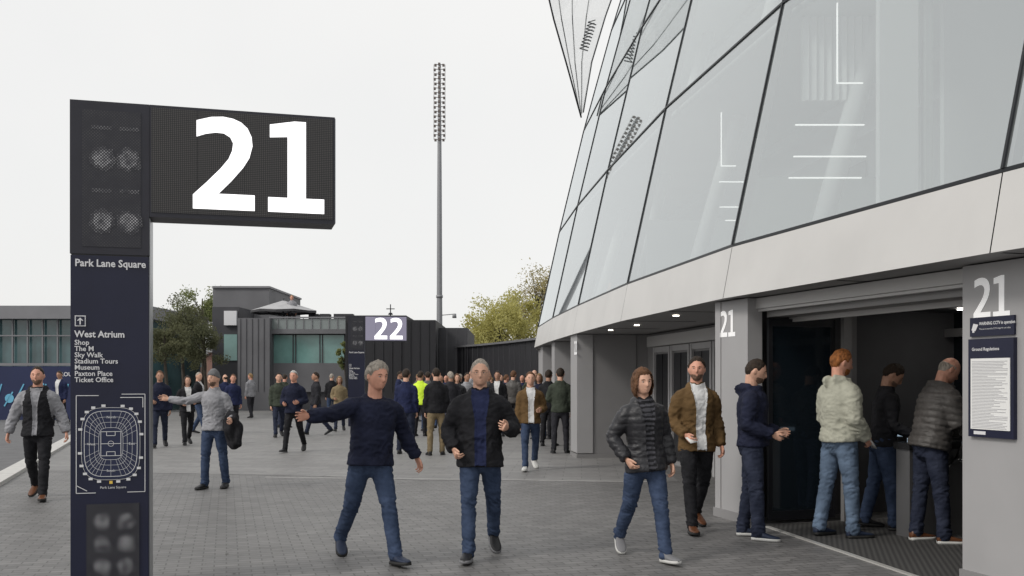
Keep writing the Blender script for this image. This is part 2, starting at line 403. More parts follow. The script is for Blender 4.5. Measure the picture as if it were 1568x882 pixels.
def held_box(which,sz,m,off=.10):
    def f(push,T,HM,arm):
        sh,el,wr=arm[0 if which=='R' else 1]; d=(wr-el).normalized(); c=wr+d*off+Vector((0,-.012,.012))
        a=Vector((1,0,0)); a=(a-d*a.dot(d)).normalized(); b=d.cross(a)
        vs=[c+d*sz[0]*i+a*sz[1]*j+b*sz[2]*k for i in(-1,1) for j in(-1,1) for k in(-1,1)]
        push(vs,[[0,1,3,2],[4,6,7,5],[0,4,5,1],[2,3,7,6],[0,2,6,4],[1,5,7,3]],m)
    return f
paper=mat('paper_ticket',(.7,.7,.68),.6)
def coat(push,T,HM,arm):
    sh,el,wr=arm[1]; m=el.lerp(wr,.65)
    vs,fs=tube([m+Vector((0,0,.055)),m+Vector((.0,0,-.02)),m+Vector((.03,.0,-.14)),m+Vector((.05,.0,-.28)),m+Vector((.06,0,-.40)),m+Vector((.05,0,-.47))],[(.07,.06),(.13,.09),(.15,.08),(.14,.07),(.11,.06),(.05,.03)],20)
    V,N_,F=remesh(vs,fs,.012,2)
    off=np.array([noise.noise(Vector((v[0]*16,v[1]*16,v[2]*6)))*.04 for v in V]); push(V+N_*off[:,None],F,black)

# ---------------------------------------------------------------- foreground people
def at(u,v): return GP(u,v)
person('man_in_navy_jumper',at(567,858),26,1.79,top=navy,bottom=jean,shoe=snv,sole=sdk,skin=SK[1],hair=GREY,hstyle='full',puff=.026,belly=.025,bulk=1.05,
  armR=((-1,-.45,-.28),(-1,-.50,-.02)),thR=(0,0,1),armL=((.50,.35,-.85),(.42,-.10,-.85)),legR=(-17,16,.10,22),legL=(24,12,.05,-6),lean=6,side=3,head=(14,0),hem=-.09,collar=False,curlR=(8,12,12))
person('man_in_black_jacket',at(735,855),3,1.77,top=black,bottom=jean,shoe=sb,sole=sgr,skin=SK[0],hair=GREY,hstyle='crop',puff=.032,inner=navy2,iw=.050,glasses=True,belly=.015,hem=-.15,bulk=1.04,
  armR=((-.42,.20,-.9),(.22,-.75,-.65)),armL=((.42,.1,-.8),(-.28,-.95,.12)),legR=(14,6,.03,-4),legL=(-14,22,.08,28),head=(0,4),curlR=(35,40,30),curlL=(45,50,35))
person('woman_in_black_jacket',at(988,856),14,1.70,top=puffm,bottom=jean,shoe=sgr,sole=sw_,skin=SK[0],hair=BROWN,hstyle='bob',puff=.028,quilt=.006,inner=black,stripe=stripem,iw=.04,fem=True,hem=-.14,
  armR=((-.45,.2,-.85),(.35,-.55,-.75)),armL=((.3,.15,-.9),(.1,-.3,-.9)),legR=(-18,18,.03,28),legL=(18,6,.02,-5),head=(4,3),side=-3)
person('man_in_tan_jacket',at(1066,812),10,1.83,top=tan,bottom=black,shoe=sbr,sole=sdk,skin=SK[1],hair=DARKHAIR,hstyle='short',beard=STUB,puff=.022,inner=white,iw=.050,hem=-.15,
  armR=((-.25,.1,-.95),(.25,-.8,-.5)),armL=((.2,.1,-.95),(.1,-.3,-.95)),legR=(16,4,.06,-3),legL=(-12,14,.06,22),head=(-20,0),item=held_box('R',(.05,.04,.002),paper))
person('man_in_navy_hoodie',at(1152,824),72,1.79,top=navy,bottom=jeand,shoe=snv,sole=sw_,skin=SK[0],hair=DARKHAIR,hstyle='crop',beard=STUB,hood=True,puff=.028,hem=-.06,
  armR=((-.1,.1,-.98),(.15,-.85,-.3)),armL=((.1,.0,-.98),(-.15,-.9,-.25)),legR=(6,3,.06,0),legL=(-5,4,.06,0),head=(10,18),item=held_box('R',(.05,.03,.004),DARK))
person('man_in_cream_jacket',at(1285,822),112,1.88,top=cream,bottom=jeanl,shoe=snv,sole=sdk,skin=SK[1],hair=GINGER,hstyle='short',beard=GINGER,hood=True,puff=.038,belly=.01,hem=-.06,
  armR=((-.12,.0,-.98),(.15,-.65,-.65)),armL=((.15,.0,-.98),(-.1,-.8,-.5)),legR=(6,4,.06,0),legL=(-7,4,.06,2),head=(-12,14),item=held_box('R',(.06,.03,.004),paper))
person('man_in_black_shirt',at(1352,810),80,1.76,top=black,bottom=jean,shoe=sb,sole=sdk,skin=SK[2],hair=DARKHAIR,hstyle='short',beard=STUB,puff=.014,hem=-.09,
  armR=((-.12,-.1,-.98),(.1,-.85,-.4)),armL=((.15,-.1,-.98),(-.1,-.85,-.4)),legR=(8,4,.06,0),legL=(-9,4,.06,4),lean=5,head=(0,34))
person('man_in_grey_puffer_jacket',at(1424,830),96,1.83,top=puffg,bottom=jeand,shoe=sbr,sole=sw_,skin=SK[1],hair=GREY,hstyle='bald',puff=.052,quilt=.012,hem=-.08,
  armR=((-.15,-.25,-.95),(.1,-.9,-.3)),armL=((.15,-.25,-.95),(-.1,-.9,-.3)),legR=(6,2,.06,0),legL=(-4,2,.06,0),lean=13,head=(0,22))
person('man_in_black_gilet',at(58,764),12,1.77,top=black,sleeve=lgrey,bottom=black,shoe=sbr,sole=sdk,skin=SK[1],hair=DARKHAIR,hstyle='crop',beard=STUB,puff=.03,inner=lgrey,iw=.03,hood=True,hem=-.12,
  armR=((-.45,.1,-.9),(-.25,-.1,-.95)),armL=((.4,.1,-.9),(.3,-.2,-.95)),legR=(-14,20,.05,26),legL=(18,6,.05,-4))
person('man_in_grey_beanie',at(328,748),-8,1.70,top=lgrey,bottom=jean,shoe=sb,sole=sdk,skin=SK[0],hair=grey,hstyle='beanie',beard=STUB,puff=.016,hem=-.10,
  armR=((-.95,-.2,-.3),(-1,-.2,.15)),thR=(0,0,1),curlR=(8,12,12),armL=((.3,.05,-.95),(.35,-.75,-.25)),legR=(8,6,.05,0),legL=(-6,6,.07,3),head=(-14,0),item=coat)
# ---------------------------------------------------------------- mid distance people
mid=[
 ('man_in_dark_coat',450,692,-5,1.77,navy,black,sb,WHITEH,'short',None,1),
 ('man_in_blue_jacket',622,695,170,1.78,navy2,jeand,sb,DARKHAIR,'short',None,0),
 ('steward_in_hi_vis_jacket',644,668,160,1.78,hivis,black,sb,DARKHAIR,'short',None,0),
 ('man_in_black_coat',668,697,190,1.80,black,khaki,sb,DARKHAIR,'crop',None,0),
 ('man_in_brown_jacket',812,720,5,1.72,tan,jean,sw_,BROWN,'short',white,1),
 ('man_in_olive_jacket',858,694,175,1.80,green,charcoal,sb,DARKHAIR,'short',None,0),
 ('pedestrian',840,683,165,1.78,black,black,sb,DARKHAIR,'short',None,0),
 ('pedestrian',245,685,20,1.78,navy,jeand,sb,BROWN,'short',None,1),
 ('woman_in_white_top',287,681,30,1.66,black,black,sb,DARKHAIR,'bob',white,1),
 ('pedestrian',484,666,-70,1.78,charcoal,jeand,sb,DARKHAIR,'short',None,1),
 ('pedestrian',427,669,20,1.75,green,jeand,sb,DARKHAIR,'short',None,1),
 ('pedestrian',700,668,10,1.70,puffm,jeand,sb,BROWN,'bob',None,0),
 ('pedestrian',690,672,200,1.76,charcoal,jean,sb,GREY,'short',None,0),
 ('pedestrian',762,668,-10,1.78,black,jeand,sb,DARKHAIR,'short',white,0),
 ('pedestrian',786,664,160,1.80,puffg,black,sb,BROWN,'short',None,0),
 ('pedestrian',826,672,-20,1.70,navy,jean,sb,FAIR,'bob',None,0),
 ('pedestrian',848,672,10,1.80,puffm,black,sb,DARKHAIR,'crop',grey,0),
 ('pedestrian',520,660,8,1.66,khaki,jeand,sb,FAIR,'bob',None,1),
 ('pedestrian',655,660,185,1.78,grey,jean,sb,DARKHAIR,'short',None,0),
 ('pedestrian',715,664,30,1.74,lgrey,jeand,sb,DARKHAIR,'short',None,0),
]
for (n,u,v,yw,h,t,b_,s_,hr,hst,inn,walk) in mid:
    person(n,at(u,v),yw,h,top=t,bottom=b_,shoe=s_,skin=random.choice(SK[:3]),hair=hr,hstyle=hst,inner=inn,puff=random.uniform(.014,.03),near=False,
      legR=(18,6,.05,-5) if walk else (3,3,.07,0),legL=(-14,20,.05,26) if walk else (-3,3,.08,0),
      armR=random.choice([None,((-.3,.1,-.95),(.3,-.8,-.2))]),armL=random.choice([None,None,((.3,.1,-.95),(-.3,-.8,-.1))]))
tops=[black,navy,charcoal,puffm,grey,navy2,green,black,khaki,lgrey,puffg]
base=[]
for i in range(12):
    base.append(person('pedestrian',(0,0),0,random.uniform(1.60,1.86),top=random.choice(tops),bottom=random.choice([jeand,black,jean,charcoal]),shoe=sb,skin=random.choice(SK[:3]+SK),
      hair=random.choice([DARKHAIR,BROWN,GREY,FAIR,DARKHAIR]),hstyle=random.choice(['short','crop','short','bob','bald']),inner=random.choice([None,None,white,grey]),near=False,puff=random.uniform(.012,.03),
      legR=(random.uniform(0,18),6,.06,0),legL=(random.uniform(-14,0),10,.07,8),armR=random.choice([None,((-.3,.1,-.95),(.3,-.8,-.2))]),head=(random.uniform(-30,30),random.uniform(0,10))))
slots=[(732,655),(747,661),(752,648),(775,655),(800,650),(808,662),(722,646),(704,650),(612,652),(675,655),(304,664),(345,650),(384,640),(436,655),(508,642),(357,664),(92,652),(640,645),(818,655),(766,646),(683,643),(832,660)]
for i,(u,v) in enumerate(slots):
    x,y=at(u,v)
    if i<12: o=base[i]
    else:
        o=bpy.data.objects.new('pedestrian',base[(i*5)%12].data); scene.collection.objects.link(o)
    o.location=(x,y,.004); o.rotation_euler=(0,0,R(random.uniform(-180,180)))

# ---------------------------------------------------------------- text + glyphs
G2=[(0,0),(.68,0),(.68,.17),(.28,.17),(.42,.31),(.55,.46),(.62,.57),(.655,.70),(.645,.80),(.60,.89),(.53,.95),(.44,.985),(.33,1.),(.20,.99),(.04,.945),(.04,.77),(.14,.805),(.25,.825),(.34,.82),(.41,.78),(.44,.72),(.43,.64),(.39,.55),(.30,.44),(.15,.29),(0,.15)]
G1=[(0,0),(.64,0),(.64,.16),(.43,.16),(.43,1.),(.30,1.),(.02,.95),(.02,.81),(.22,.825),(.22,.16),(0,.16)]
def digits(b,s,x,z,h,m,y=-.006,asp=1.,gap=.13):
    for ch in s:
        g=G2 if ch=='2' else G1
        n=len(g); vs=[(x+p[0]*h*asp,y,z+p[1]*h) for p in g]
        b.add(vs,[list(range(n))],m)
        x+=(.68+gap)*h*asp
def text(b,s,size,x,z,m,y=-.006,bold=0.,sx=1.):
    cu=bpy.data.curves.new('t','FONT'); cu.body=s; cu.size=size; cu.offset=bold; cu.resolution_u=2
    o=bpy.data.objects.new('t',cu); scene.collection.objects.link(o)
    me=bpy.data.meshes.new_from_object(o.evaluated_get(bpy.context.evaluated_depsgraph_get()))
    b.add([(x+v.co.x*sx,y,z+v.co.y) for v in me.vertices],[list(p.vertices) for p in me.polygons],m)
    bpy.data.objects.remove(o); bpy.data.meshes.remove(me)

NAVYP=mat('navy_panel',(.011,.013,.036),.4,0,.12,3); DGREY=mat('dark_metal',(.024,.024,.034),.45,0,.1,4); SIDE=mat('side_metal',(.26,.27,.285),.3,.6)
WTXT=mat('white_vinyl',(.72,.72,.74),.5); LEDW=mat('led_white',(.9,.9,.9),.5,emit=(1,.98,1),estr=1.1)
LEDB=perf('led_panel',(.014,.014,.015),(.075,.07,.07),70,.34,0); LEDV=mat('led_panel_violet',(.1,.09,.14),.5,emit=(.44,.42,.53),estr=.42)
GR=perf('perforated_dim',(.018,.018,.026),(.06,.06,.065),62,.28,45,9); GRB=perf('perforated_painted_backlight',(.022,.022,.03),(.55,.55,.57),62,.33,45,14); GRM=perf('perforated_painted_backlight_mid',(.020,.020,.028),(.22,.22,.23),62,.30,45,12)  # bright and mid dots paint the light seen through the holes
def totem(name,dg,loc,rz,panel,detail):
    b=B(); w=.5545
    b.box(0,w,0,.3,2.525,3.667,DGREY); b.box(.004,w-.004,.004,.296,0,2.515,NAVYP)
    b.box(w-.002,w+.006,.02,.28,0,2.81,SIDE); b.box(.01,w-.01,.01,.29,2.512,2.528,DARK)
    b.box(w+.002,w+1.388,0.0,.3,2.82,3.667,DGREY)
    b.box(w+.016,w+1.372,-.006,.004,2.855,3.645,panel)
    b.box(w+1.388,w+1.394,.01,.29,2.83,3.66,SIDE)
    for k in range(1,4): b.box(w+k*.347-.001,w+k*.347+.001,-.0075,-.005,2.855,3.645,DARK)
    digits(b,dg,w+.315,2.895,.715,LEDW,y=-.011,asp=.94 if dg=='21' else .86,gap=.15)
    b.box(.085,w-.06,-.004,.002,2.58,3.60,GR)
    b.box(.115,w-.07,-.004,.002,.03,.66,GR)
    rg=random.Random(9)
    def disc(cx,cz,r):  # blob of painted backlight on the grille
        for rr,y,m in ((r*1.25,-.006,GRM),(r*.92,-.008,GRB)):
            vs=[]
            for k in range(24):
                q=rr*rg.uniform(.82,1.08); vs.append((cx+q*math.cos(2*math.pi*k/24),y,cz+q*math.sin(2*math.pi*k/24)))
            b.add(vs,[list(range(24))],m)
    for cz in (3.24,2.77):
        for cx in (.225,.41): disc(cx,cz,.078)
    for cz in (.53,.36,.19):
        for cx in (.225,.39): disc(cx,cz,.060)
    for zz in (3.47,3.0):
        for cx in (.22,.415): b.box(cx-.07,cx+.07,-.0055,-.0045,zz-.014,zz+.014,GRM)
    text(b,'Park Lane Square',.076,.035,2.432,WTXT,bold=.0016,sx=.93)
    b.box(.035,.11,-.005,.001,1.985,2.065,WTXT); b.box(.042,.103,-.007,-.004,1.992,2.058,NAVYP)
    b.add([(.072,-.009,2.05),(.050,-.009,2.026),(.060,-.009,2.026),(.0725,-.009,2.038),(.085,-.009,2.026),(.095,-.009,2.026)],[[0,1,2,3],[0,3,4,5]],WTXT)
    b.box(.068,.077,-.0095,-.006,1.998,2.04,WTXT)
    text(b,'West Atrium',.068,.033,1.905,WTXT,bold=.0016,sx=.95)
    for i,s in enumerate(('Shop','The M','Sky Walk','Stadium Tours','Museum','Paxton Place','Ticket Office')):
        text(b,s,.052,.033,1.848-.0462*i,WTXT,bold=.0008,sx=.98)
    if detail:
        cx,cz=.285,1.11
        def ln(x0,z0,x1,z1,t=.004):
            d=Vector((x1-x0,z1-z0)); n=Vector((-d.y,d.x)).normalized()*t/2
            b.add([(x0+n.x,-.007,z0+n.y),(x1+n.x,-.007,z1+n.y),(x1-n.x,-.007,z1-n.y),(x0-n.x,-.007,z0-n.y)],[[0,1,2,3]],WTXT)
        def se(rx,rz,n,k=.62,a0=0):
            o=[]
            for i in range(n):
                a=2*math.pi*i/n+a0;c,s=math.cos(a),math.sin(a)
                o.append((cx+rx*math.copysign(abs(c)**k,c),cz+rz*math.copysign(abs(s)**k,s)))
            return o
        sb_=se(.20,.265,40,.55); b.add([(p[0],-.005,p[1]) for p in sb_],[list(range(40))],mat('map_blue',(.018,.024,.062),.5))
        for rx,rz,t in ((.085,.12,.0025),(.115,.16,.002),(.15,.20,.002),(.185,.245,.004),(.205,.27,.0025)):
            o=se(rx,rz,48,.55)
            for i in range(48): ln(*o[i],*o[(i+1)%48],t)
        a=se(.085,.12,32,.55);c=se(.185,.245,32,.55)
        for i in range(32): ln(*a[i],*c[i],.0018)
        for i,p in enumerate(se(.215,.285,20,.62,.1)): b.box(p[0]-.014,p[0]+.014,-.008,-.004,p[1]-.009,p[1]+.009,WTXT)
        for x0,z0,x1,z1 in ((-.07,-.09,.07,-.09),(-.07,.09,.07,.09),(-.07,-.09,-.07,.09),(.07,-.09,.07,.09),(-.07,0,.07,0),(-.03,.09,-.03,.06),(.03,.09,.03,.06),(-.03,.06,.03,.06),(-.03,-.09,-.03,-.06),(.03,-.09,.03,-.06),(-.03,-.06,.03,-.06)):
            ln(cx+x0,cz+z0,cx+x1,cz+z1,.004)
        o=se(.02,.02,16,1)
        for i in range(16): ln(*o[i],*o[(i+1)%16],.003)
        for x0,z0,x1,z1 in ((.045,.745,.045,1.47),(.045,1.47,.2,1.47),(.36,1.48,.525,1.48),(.525,1.48,.525,.745),(.525,.745,.40,.745),(.045,.745,.18,.745),(.35,1.455,.51,1.455),(.51,1.455,.51,1.38),(.05,.80,.12,.76)): ln(x0,z0,x1,z1,.005)
        for s,x,z in (('North',.255,1.30),('South',.255,.90),('West',.12,1.10),('East',.41,1.10),('Park Lane Square',.21,.775)): text(b,s,.026,x,z,WTXT,y=-.009)
        b.box(.275,.297,-.012,-.006,.81,.832,mat('map_marker',(.8,.55,.1),.5))
    return b.build(name,loc,rz)
totem('gate_sign_totem','21',(-3.276,7.375,0),R(13),LEDB,True)
totem('gate_sign_totem','22',(XD(533,33),33,0),R(8),LEDV,False)

# ---------------------------------------------------------------- ground
def ground_mat(name,c1,c2,mo,bw,rh,rot,ms=.006,big=.12):
    m=bpy.data.materials.new(name); m.use_nodes=True; nt=m.node_tree; b=nt.nodes['Principled BSDF']
    tc=nt.nodes.new('ShaderNodeTexCoord'); mp=nt.nodes.new('ShaderNodeMapping'); mp.inputs['Rotation'].default_value=(0,0,R(rot))
    nt.links.new(tc.outputs['Object'],mp.inputs[0])
    br=nt.nodes.new('ShaderNodeTexBrick'); br.inputs['Scale'].default_value=1; br.inputs['Brick Width'].default_value=bw; br.inputs['Row Height'].default_value=rh
    br.inputs['Mortar Size'].default_value=ms; br.inputs['Mortar Smooth'].default_value=.3; br.inputs['Bias'].default_value=0
    br.inputs['Color1'].default_value=(*c1,1); br.inputs['Color2'].default_value=(*c2,1); br.inputs['Mortar'].default_value=(*mo,1)
    nt.links.new(mp.outputs[0],br.inputs['Vector'])
    col=br.outputs['Color']
    for sc,lo,hi in ((.5,1-big,1+big),(7,.86,1.12),(2.2,.90,1.08)):
        n=nt.nodes.new('ShaderNodeTexNoise'); n.inputs['Scale'].default_value=sc; n.inputs['Detail'].default_value=8; n.inputs['Roughness'].default_value=.65
        nt.links.new(tc.outputs['Object'],n.inputs['Vector'])
        mr=nt.nodes.new('ShaderNodeMapRange'); mr.inputs[1].default_value=.3; mr.inputs[2].default_value=.7; mr.inputs[3].default_value=lo; mr.inputs[4].default_value=hi
        nt.links.new(n.outputs['Fac'],mr.inputs[0])
        mx=nt.nodes.new('ShaderNodeMix'); mx.data_type='RGBA'; mx.blend_type='MULTIPLY'; mx.inputs[0].default_value=1
        nt.links.new(col,mx.inputs[6]); nt.links.new(mr.outputs[0],mx.inputs[7]); col=mx.outputs[2]
    nt.links.new(col,b.inputs['Base Color'])
    b.inputs['Roughness'].default_value=.55
    bp=nt.nodes.new('ShaderNodeBump'); bp.inputs['Strength'].default_value=.4; bp.inputs['Distance'].default_value=.008; bp.invert=True
    nt.links.new(br.outputs['Fac'],bp.inputs['Height']); nt.links.new(bp.outputs[0],b.inputs['Normal'])
    return m
def sheet(name,poly,z,m):
    b=B(); b.add([(p[0],p[1],z) for p in poly],[list(range(len(poly)))],m); return b.build(name)
PAVE=ground_mat('sett_paving',(.140,.137,.136),(.195,.19,.187),(.085,.083,.08),.20,.10,-16,.007,.14)
PAVE2=ground_mat('slab_paving',(.195,.19,.188),(.235,.23,.225),(.14,.138,.135),.6,.3,4,.008,.10)
ASPH=mat('asphalt',(.14,.14,.145),.85,0,.15,3,.2,80)
sheet('ground',[(-500,-60),(500,-60),(500,700),(-500,700)],0,PAVE)
l0=GP(640,735); l1=GP(955,735)
sheet('pavement',[(-9.5,17.5),(-3,16.2),(l0[0],l0[1]),(2.6,15.4),(2.6,75),(-32,75)],.003,PAVE2)
bk=B(); lt=mat('kerb_granite',(.36,.355,.35),.7,0,.1,6)
bk.beam((l0[0]-2.5,16.05,.003),(2.3,15.35,.003),.07,.006,lt)
bk.build('paving_band')
bk=B(); GUM=mat('gum_stain',(.105,.103,.10),.8); GUM2=mat('gum_pale',(.27,.265,.26),.8); rg=random.Random(11)
for k in range(120):
    x=rg.uniform(-5,2.6); y=rg.uniform(5.2,16); r=rg.uniform(.008,.020); mm_=GUM if rg.random()<.75 else GUM2
    bk.add([(x+r*rg.uniform(.7,1.1)*math.cos(a*.785),y+r*rg.uniform(.7,1.1)*math.sin(a*.785),.0035) for a in range(8)],[list(range(8))],mm_)
bk.build('pavement_stains')
k0=GP(-60,770); k1=GP(118,668)
d=Vector((k1[0]-k0[0],k1[1]-k0[1],0)).normalized(); p0=Vector((*k0,0))
bk=B(); bk.beam(p0-d*8+Vector((0,0,.03)),p0+d*45+Vector((0,0,.03)),.30,.06,mat('kerb_light',(.55,.54,.52),.7,0,.08,5)); bk.build('kerb')
nl=Vector((-d.y,d.x,0))
sheet('road',[tuple((p0-d*8+nl*.15))[:2],tuple((p0+d*45+nl*.15))[:2],tuple((p0+d*45+nl*14))[:2],tuple((p0-d*8+nl*14))[:2]],.004,ASPH)

# ---------------------------------------------------------------- stadium
st=empty('stadium')
plan=[(-5.6,8.1),(-1.4,6.25),(2.8,4.66),(7.0,3.36),(11.0,2.33),(15.4,1.68),(20.,1.22),(24.2,.88),(28.6,.64),(33.,.88),(37.4,1.55),(41.6,2.75),(45.6,4.5),(49.2,6.9),(52.4,9.8),(55,13.2)]
P=[Vector((x,y,0)) for y,x in plan]
NRM=[]
for i in range(len(P)):
    t=(P[min(i+1,len(P)-1)]-P[max(i-1,0)]).normalized(); n=Vector((t.y,-t.x,0))
    NRM.append(n)
prof=[(2.48,0),(3.06,.11),(5.8,.72),(8.7,1.42),(11.6,2.22),(14.6,3.15),(17.6,4.2)]
def SP(i,z,k=0.):
    for (z0,a),(z1,b_) in zip(prof,prof[1:]):
        if z<=z1: break
    ins=a+(b_-a)*(z-z0)/(z1-z0)+k
    return P[i]+NRM[i]*ins+Vector((0,0,z))
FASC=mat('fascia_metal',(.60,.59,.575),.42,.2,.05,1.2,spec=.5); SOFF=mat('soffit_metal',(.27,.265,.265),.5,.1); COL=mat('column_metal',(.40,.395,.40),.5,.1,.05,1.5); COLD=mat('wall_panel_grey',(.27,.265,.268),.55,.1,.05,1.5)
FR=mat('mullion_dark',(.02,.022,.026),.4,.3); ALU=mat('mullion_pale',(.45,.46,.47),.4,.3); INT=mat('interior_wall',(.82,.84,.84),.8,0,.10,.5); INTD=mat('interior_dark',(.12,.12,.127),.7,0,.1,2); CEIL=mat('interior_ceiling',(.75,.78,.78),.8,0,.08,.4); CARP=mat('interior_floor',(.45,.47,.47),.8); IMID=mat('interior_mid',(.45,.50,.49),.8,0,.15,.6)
LIT=mat('strip_light',(1,1,1),.5,emit=(1,.99,.95),estr=.9); SPOT=mat('downlight',(1,1,1),.5,emit=(1,.93,.8),estr=5); SPOT2=mat('entrance_light',(1,1,1),.5,emit=(1,.95,.88),estr=26)
gm=bpy.data.materials.new('facade_glass'); gm.use_nodes=True; nt=gm.node_tree; nt.nodes.clear()
out=nt.nodes.new('ShaderNodeOutputMaterial'); tr=nt.nodes.new('ShaderNodeBsdfTransparent'); tr.inputs[0].default_value=(.90,.95,.94,1)
gl=nt.nodes.new('ShaderNodeBsdfGlossy'); gl.inputs['Color'].default_value=(.90,.93,.94,1); gl.inputs['Roughness'].default_value=.015
df=nt.nodes.new('ShaderNodeBsdfDiffuse'); df.inputs[0].default_value=(.62,.66,.67,1)
m1=nt.nodes.new('ShaderNodeMixShader'); m1.inputs[0].default_value=.16; m2=nt.nodes.new('ShaderNodeMixShader')
lw=nt.nodes.new('ShaderNodeLayerWeight'); lw.inputs[0].default_value=.35; ma=nt.nodes.new('ShaderNodeMath'); ma.operation='MULTIPLY_ADD'; ma.inputs[1].default_value=.70; ma.inputs[2].default_value=.38; ma.use_clamp=True
nt.links.new(tr.outputs[0],m1.inputs[1]); nt.links.new(df.outputs[0],m1.inputs[2]); nt.links.new(lw.outputs['Fresnel'],ma.inputs[0]); nt.links.new(ma.outputs[0],m2.inputs[0])
nt.links.new(m1.outputs[0],m2.inputs[1]); nt.links.new(gl.outputs[0],m2.inputs[2]); nt.links.new(m2.outputs[0],out.inputs[0])
b=B()
for i in range(len(P)-1):
    a,c=SP(i,2.48),SP(i+1,2.48); a2,c2=SP(i,3.05),SP(i+1,3.05)
    t=(c-a).normalized()*.006
    b.add([a+t,c-t,c2-t,a2+t],[[3,2,1,0]],FASC)
    ia,ic=P[i]+NRM[i]*.03+Vector((0,0,2.475)),P[i+1]+NRM[i+1]*.03+Vector((0,0,2.475))
    b.add([a+t,c-t,P[i+1]+NRM[i+1]*.06+Vector((0,0,2.478)),P[i]+NRM[i]*.06+Vector((0,0,2.478))],[[0,3,2,1]],SOFF)
    n=(NRM[i]+NRM[i+1])*.5*.02
    b.add([a+n,c+n,c2+n,a2+n],[[3,2,1,0]],FR)
    b.add([a2,c2,SP(i+1,3.05)+NRM[i+1]*.15,SP(i,3.05)+NRM[i]*.15],[[0,1,2,3]],FASC)
    e,f=P[i]+NRM[i]*7+Vector((0,0,2.49)),P[i+1]+NRM[i+1]*7+Vector((0,0,2.49))
    b.add([ia+Vector((0,0,.012)),ic+Vector((0,0,.012)),f,e],[[0,3,2,1]],SOFF)
    for k in (.0,.5):
        p=P[i].lerp(P[i+1],k); b.beam(p+NRM[i]*.08+Vector((0,0,2.484)),p+NRM[i]*1.2+Vector((0,0,2.484)),.012,.004,FR)
b.build('fascia_band',parent=st)
b=B()
rows=[3.08,5.8,8.7,11.6,14.6,17.6]
for i in range(len(P)-1):
    for z0,z1 in zip(rows,rows[1:]):
        b.add([SP(i,z0),SP(i+1,z0),SP(i+1,z1),SP(i,z1)],[[3,2,1,0]],gm)
b.build('facade_glazing',parent=st)
b=B()
for i in range(len(P)):
    for z0,z1 in zip(rows,rows[1:]):
        b.beam(SP(i,z0)-NRM[i]*.006,SP(i,z1)-NRM[i]*.006,.024,.022,FR,up=tuple(NRM[i]))
        b.beam(SP(i,z0,.06),SP(i,z1,.06),.10,.08,ALU,up=tuple(NRM[i]))
    if i<len(P)-1:
        for z in rows[1:]:
            b.beam(SP(i,z)-NRM[i]*.006,SP(i+1,z)-NRM[i+1]*.006,.024,.024,FR)
            b.beam(SP(i,z,.07),SP(i+1,z,.07),.08,.12,ALU)
        b.beam(SP(i,3.07)+NRM[i]*.02,SP(i+1,3.07)+NRM[i+1]*.02,.04,.03,FR)
b.build('mullions',parent=st)
b=B()
for i in range(len(P)-1):
    for z0,z1,ins in ((3.07,5.6,4.2),(6.0,8.5,4.6),(8.9,11.4,5.2),(11.8,14.4,6),(14.7,17.5,7)):
        q=[P[i]+NRM[i]*ins,P[i+1]+NRM[i+1]*ins]
        b.add([q[0]+Vector((0,0,z0)),q[1]+Vector((0,0,z0)),q[1]+Vector((0,0,z1)),q[0]+Vector((0,0,z1))],[[0,1,2,3]],INT)
        for k in range(3):
            s0=q[0].lerp(q[1],.08+k*.33)-NRM[i]*.03; s1=q[0].lerp(q[1],.24+k*.33)-NRM[i]*.03
            b.add([s0+Vector((0,0,z0)),s1+Vector((0,0,z0)),s1+Vector((0,0,z0+2.1)),s0+Vector((0,0,z0+2.1))],[[0,1,2,3]],IMID)
    for z,th,m in ((3.0,.06,CARP),(5.72,.20,CEIL),(8.6,.22,CEIL),(11.5,.22,CEIL),(14.5,.22,CEIL),(17.55,.2,CEIL)):
        k=.22
        r=[SP(i,max(z,2.6),k),SP(i+1,max(z,2.6),k),P[i+1]+NRM[i+1]*9,P[i]+NRM[i]*9]
        vs=[Vector((v.x,v.y,z)) for v in r]+[Vector((v.x,v.y,z+th)) for v in r]
        b.add(vs,[[0,3,2,1],[4,5,6,7],[0,1,5,4]],m)
        if z>5:
            b.beam(P[i]+NRM[i]*3.2+Vector((0,0,z-.08)),P[i+1]+NRM[i+1]*3.2+Vector((0,0,z-.08)),.16,.16,CEIL)
    b.tube([SP(i,3.06,1.0),SP(i,5.72,1.2),SP(i,8.6,1.4),SP(i,11.5,1.5)],[.12]*4,INT,12)
for (x,y,z,l) in ((3.42,10.7,4.32,.74),(3.42,10.7,3.98,.78),(3.37,10.7,3.75,.78),(3.0,13.2,4.2,.5),(3.0,13.4,3.9,.40),(3.,13.4,3.72,.25)):
    b.box(x-l/2,x+l/2,y,y+.03,z,z+.011,LIT)
b.box(3.46,3.472,10.6,10.62,4.75,5.6,LIT); b.box(3.46,3.74,10.6,10.62,4.738,4.75,LIT); b.box(2.75,2.762,13.1,13.12,4.4,5.1,LIT); b.box(2.75,2.95,13.1,13.12,4.388,4.40,LIT)
SCR=mat('interior_screen',(.86,.88,.88),.7)
for k in range(9):
    x=3.30+.085*k; b.prism([(x,11.3),(x+.06,11.26),(x+.06,11.30),(x,11.34)],4.75,5.7,SCR if k%2 else CEIL)
b.box(3.60,3.98,9.75,9.85,3.08,5.7,SCR); b.box(4.05,4.12,9.75,9.85,3.08,5.7,IMID)
b.box(4.6,5.6,10.6,10.7,3.08,5.7,CEIL)
b.box(2.95,4.9,12.6,12.68,3.08,4.15,IMID)
b.box(2.3,3.9,17.0,17.08,3.08,4.3,IMID)
b.build('interior',parent=st)

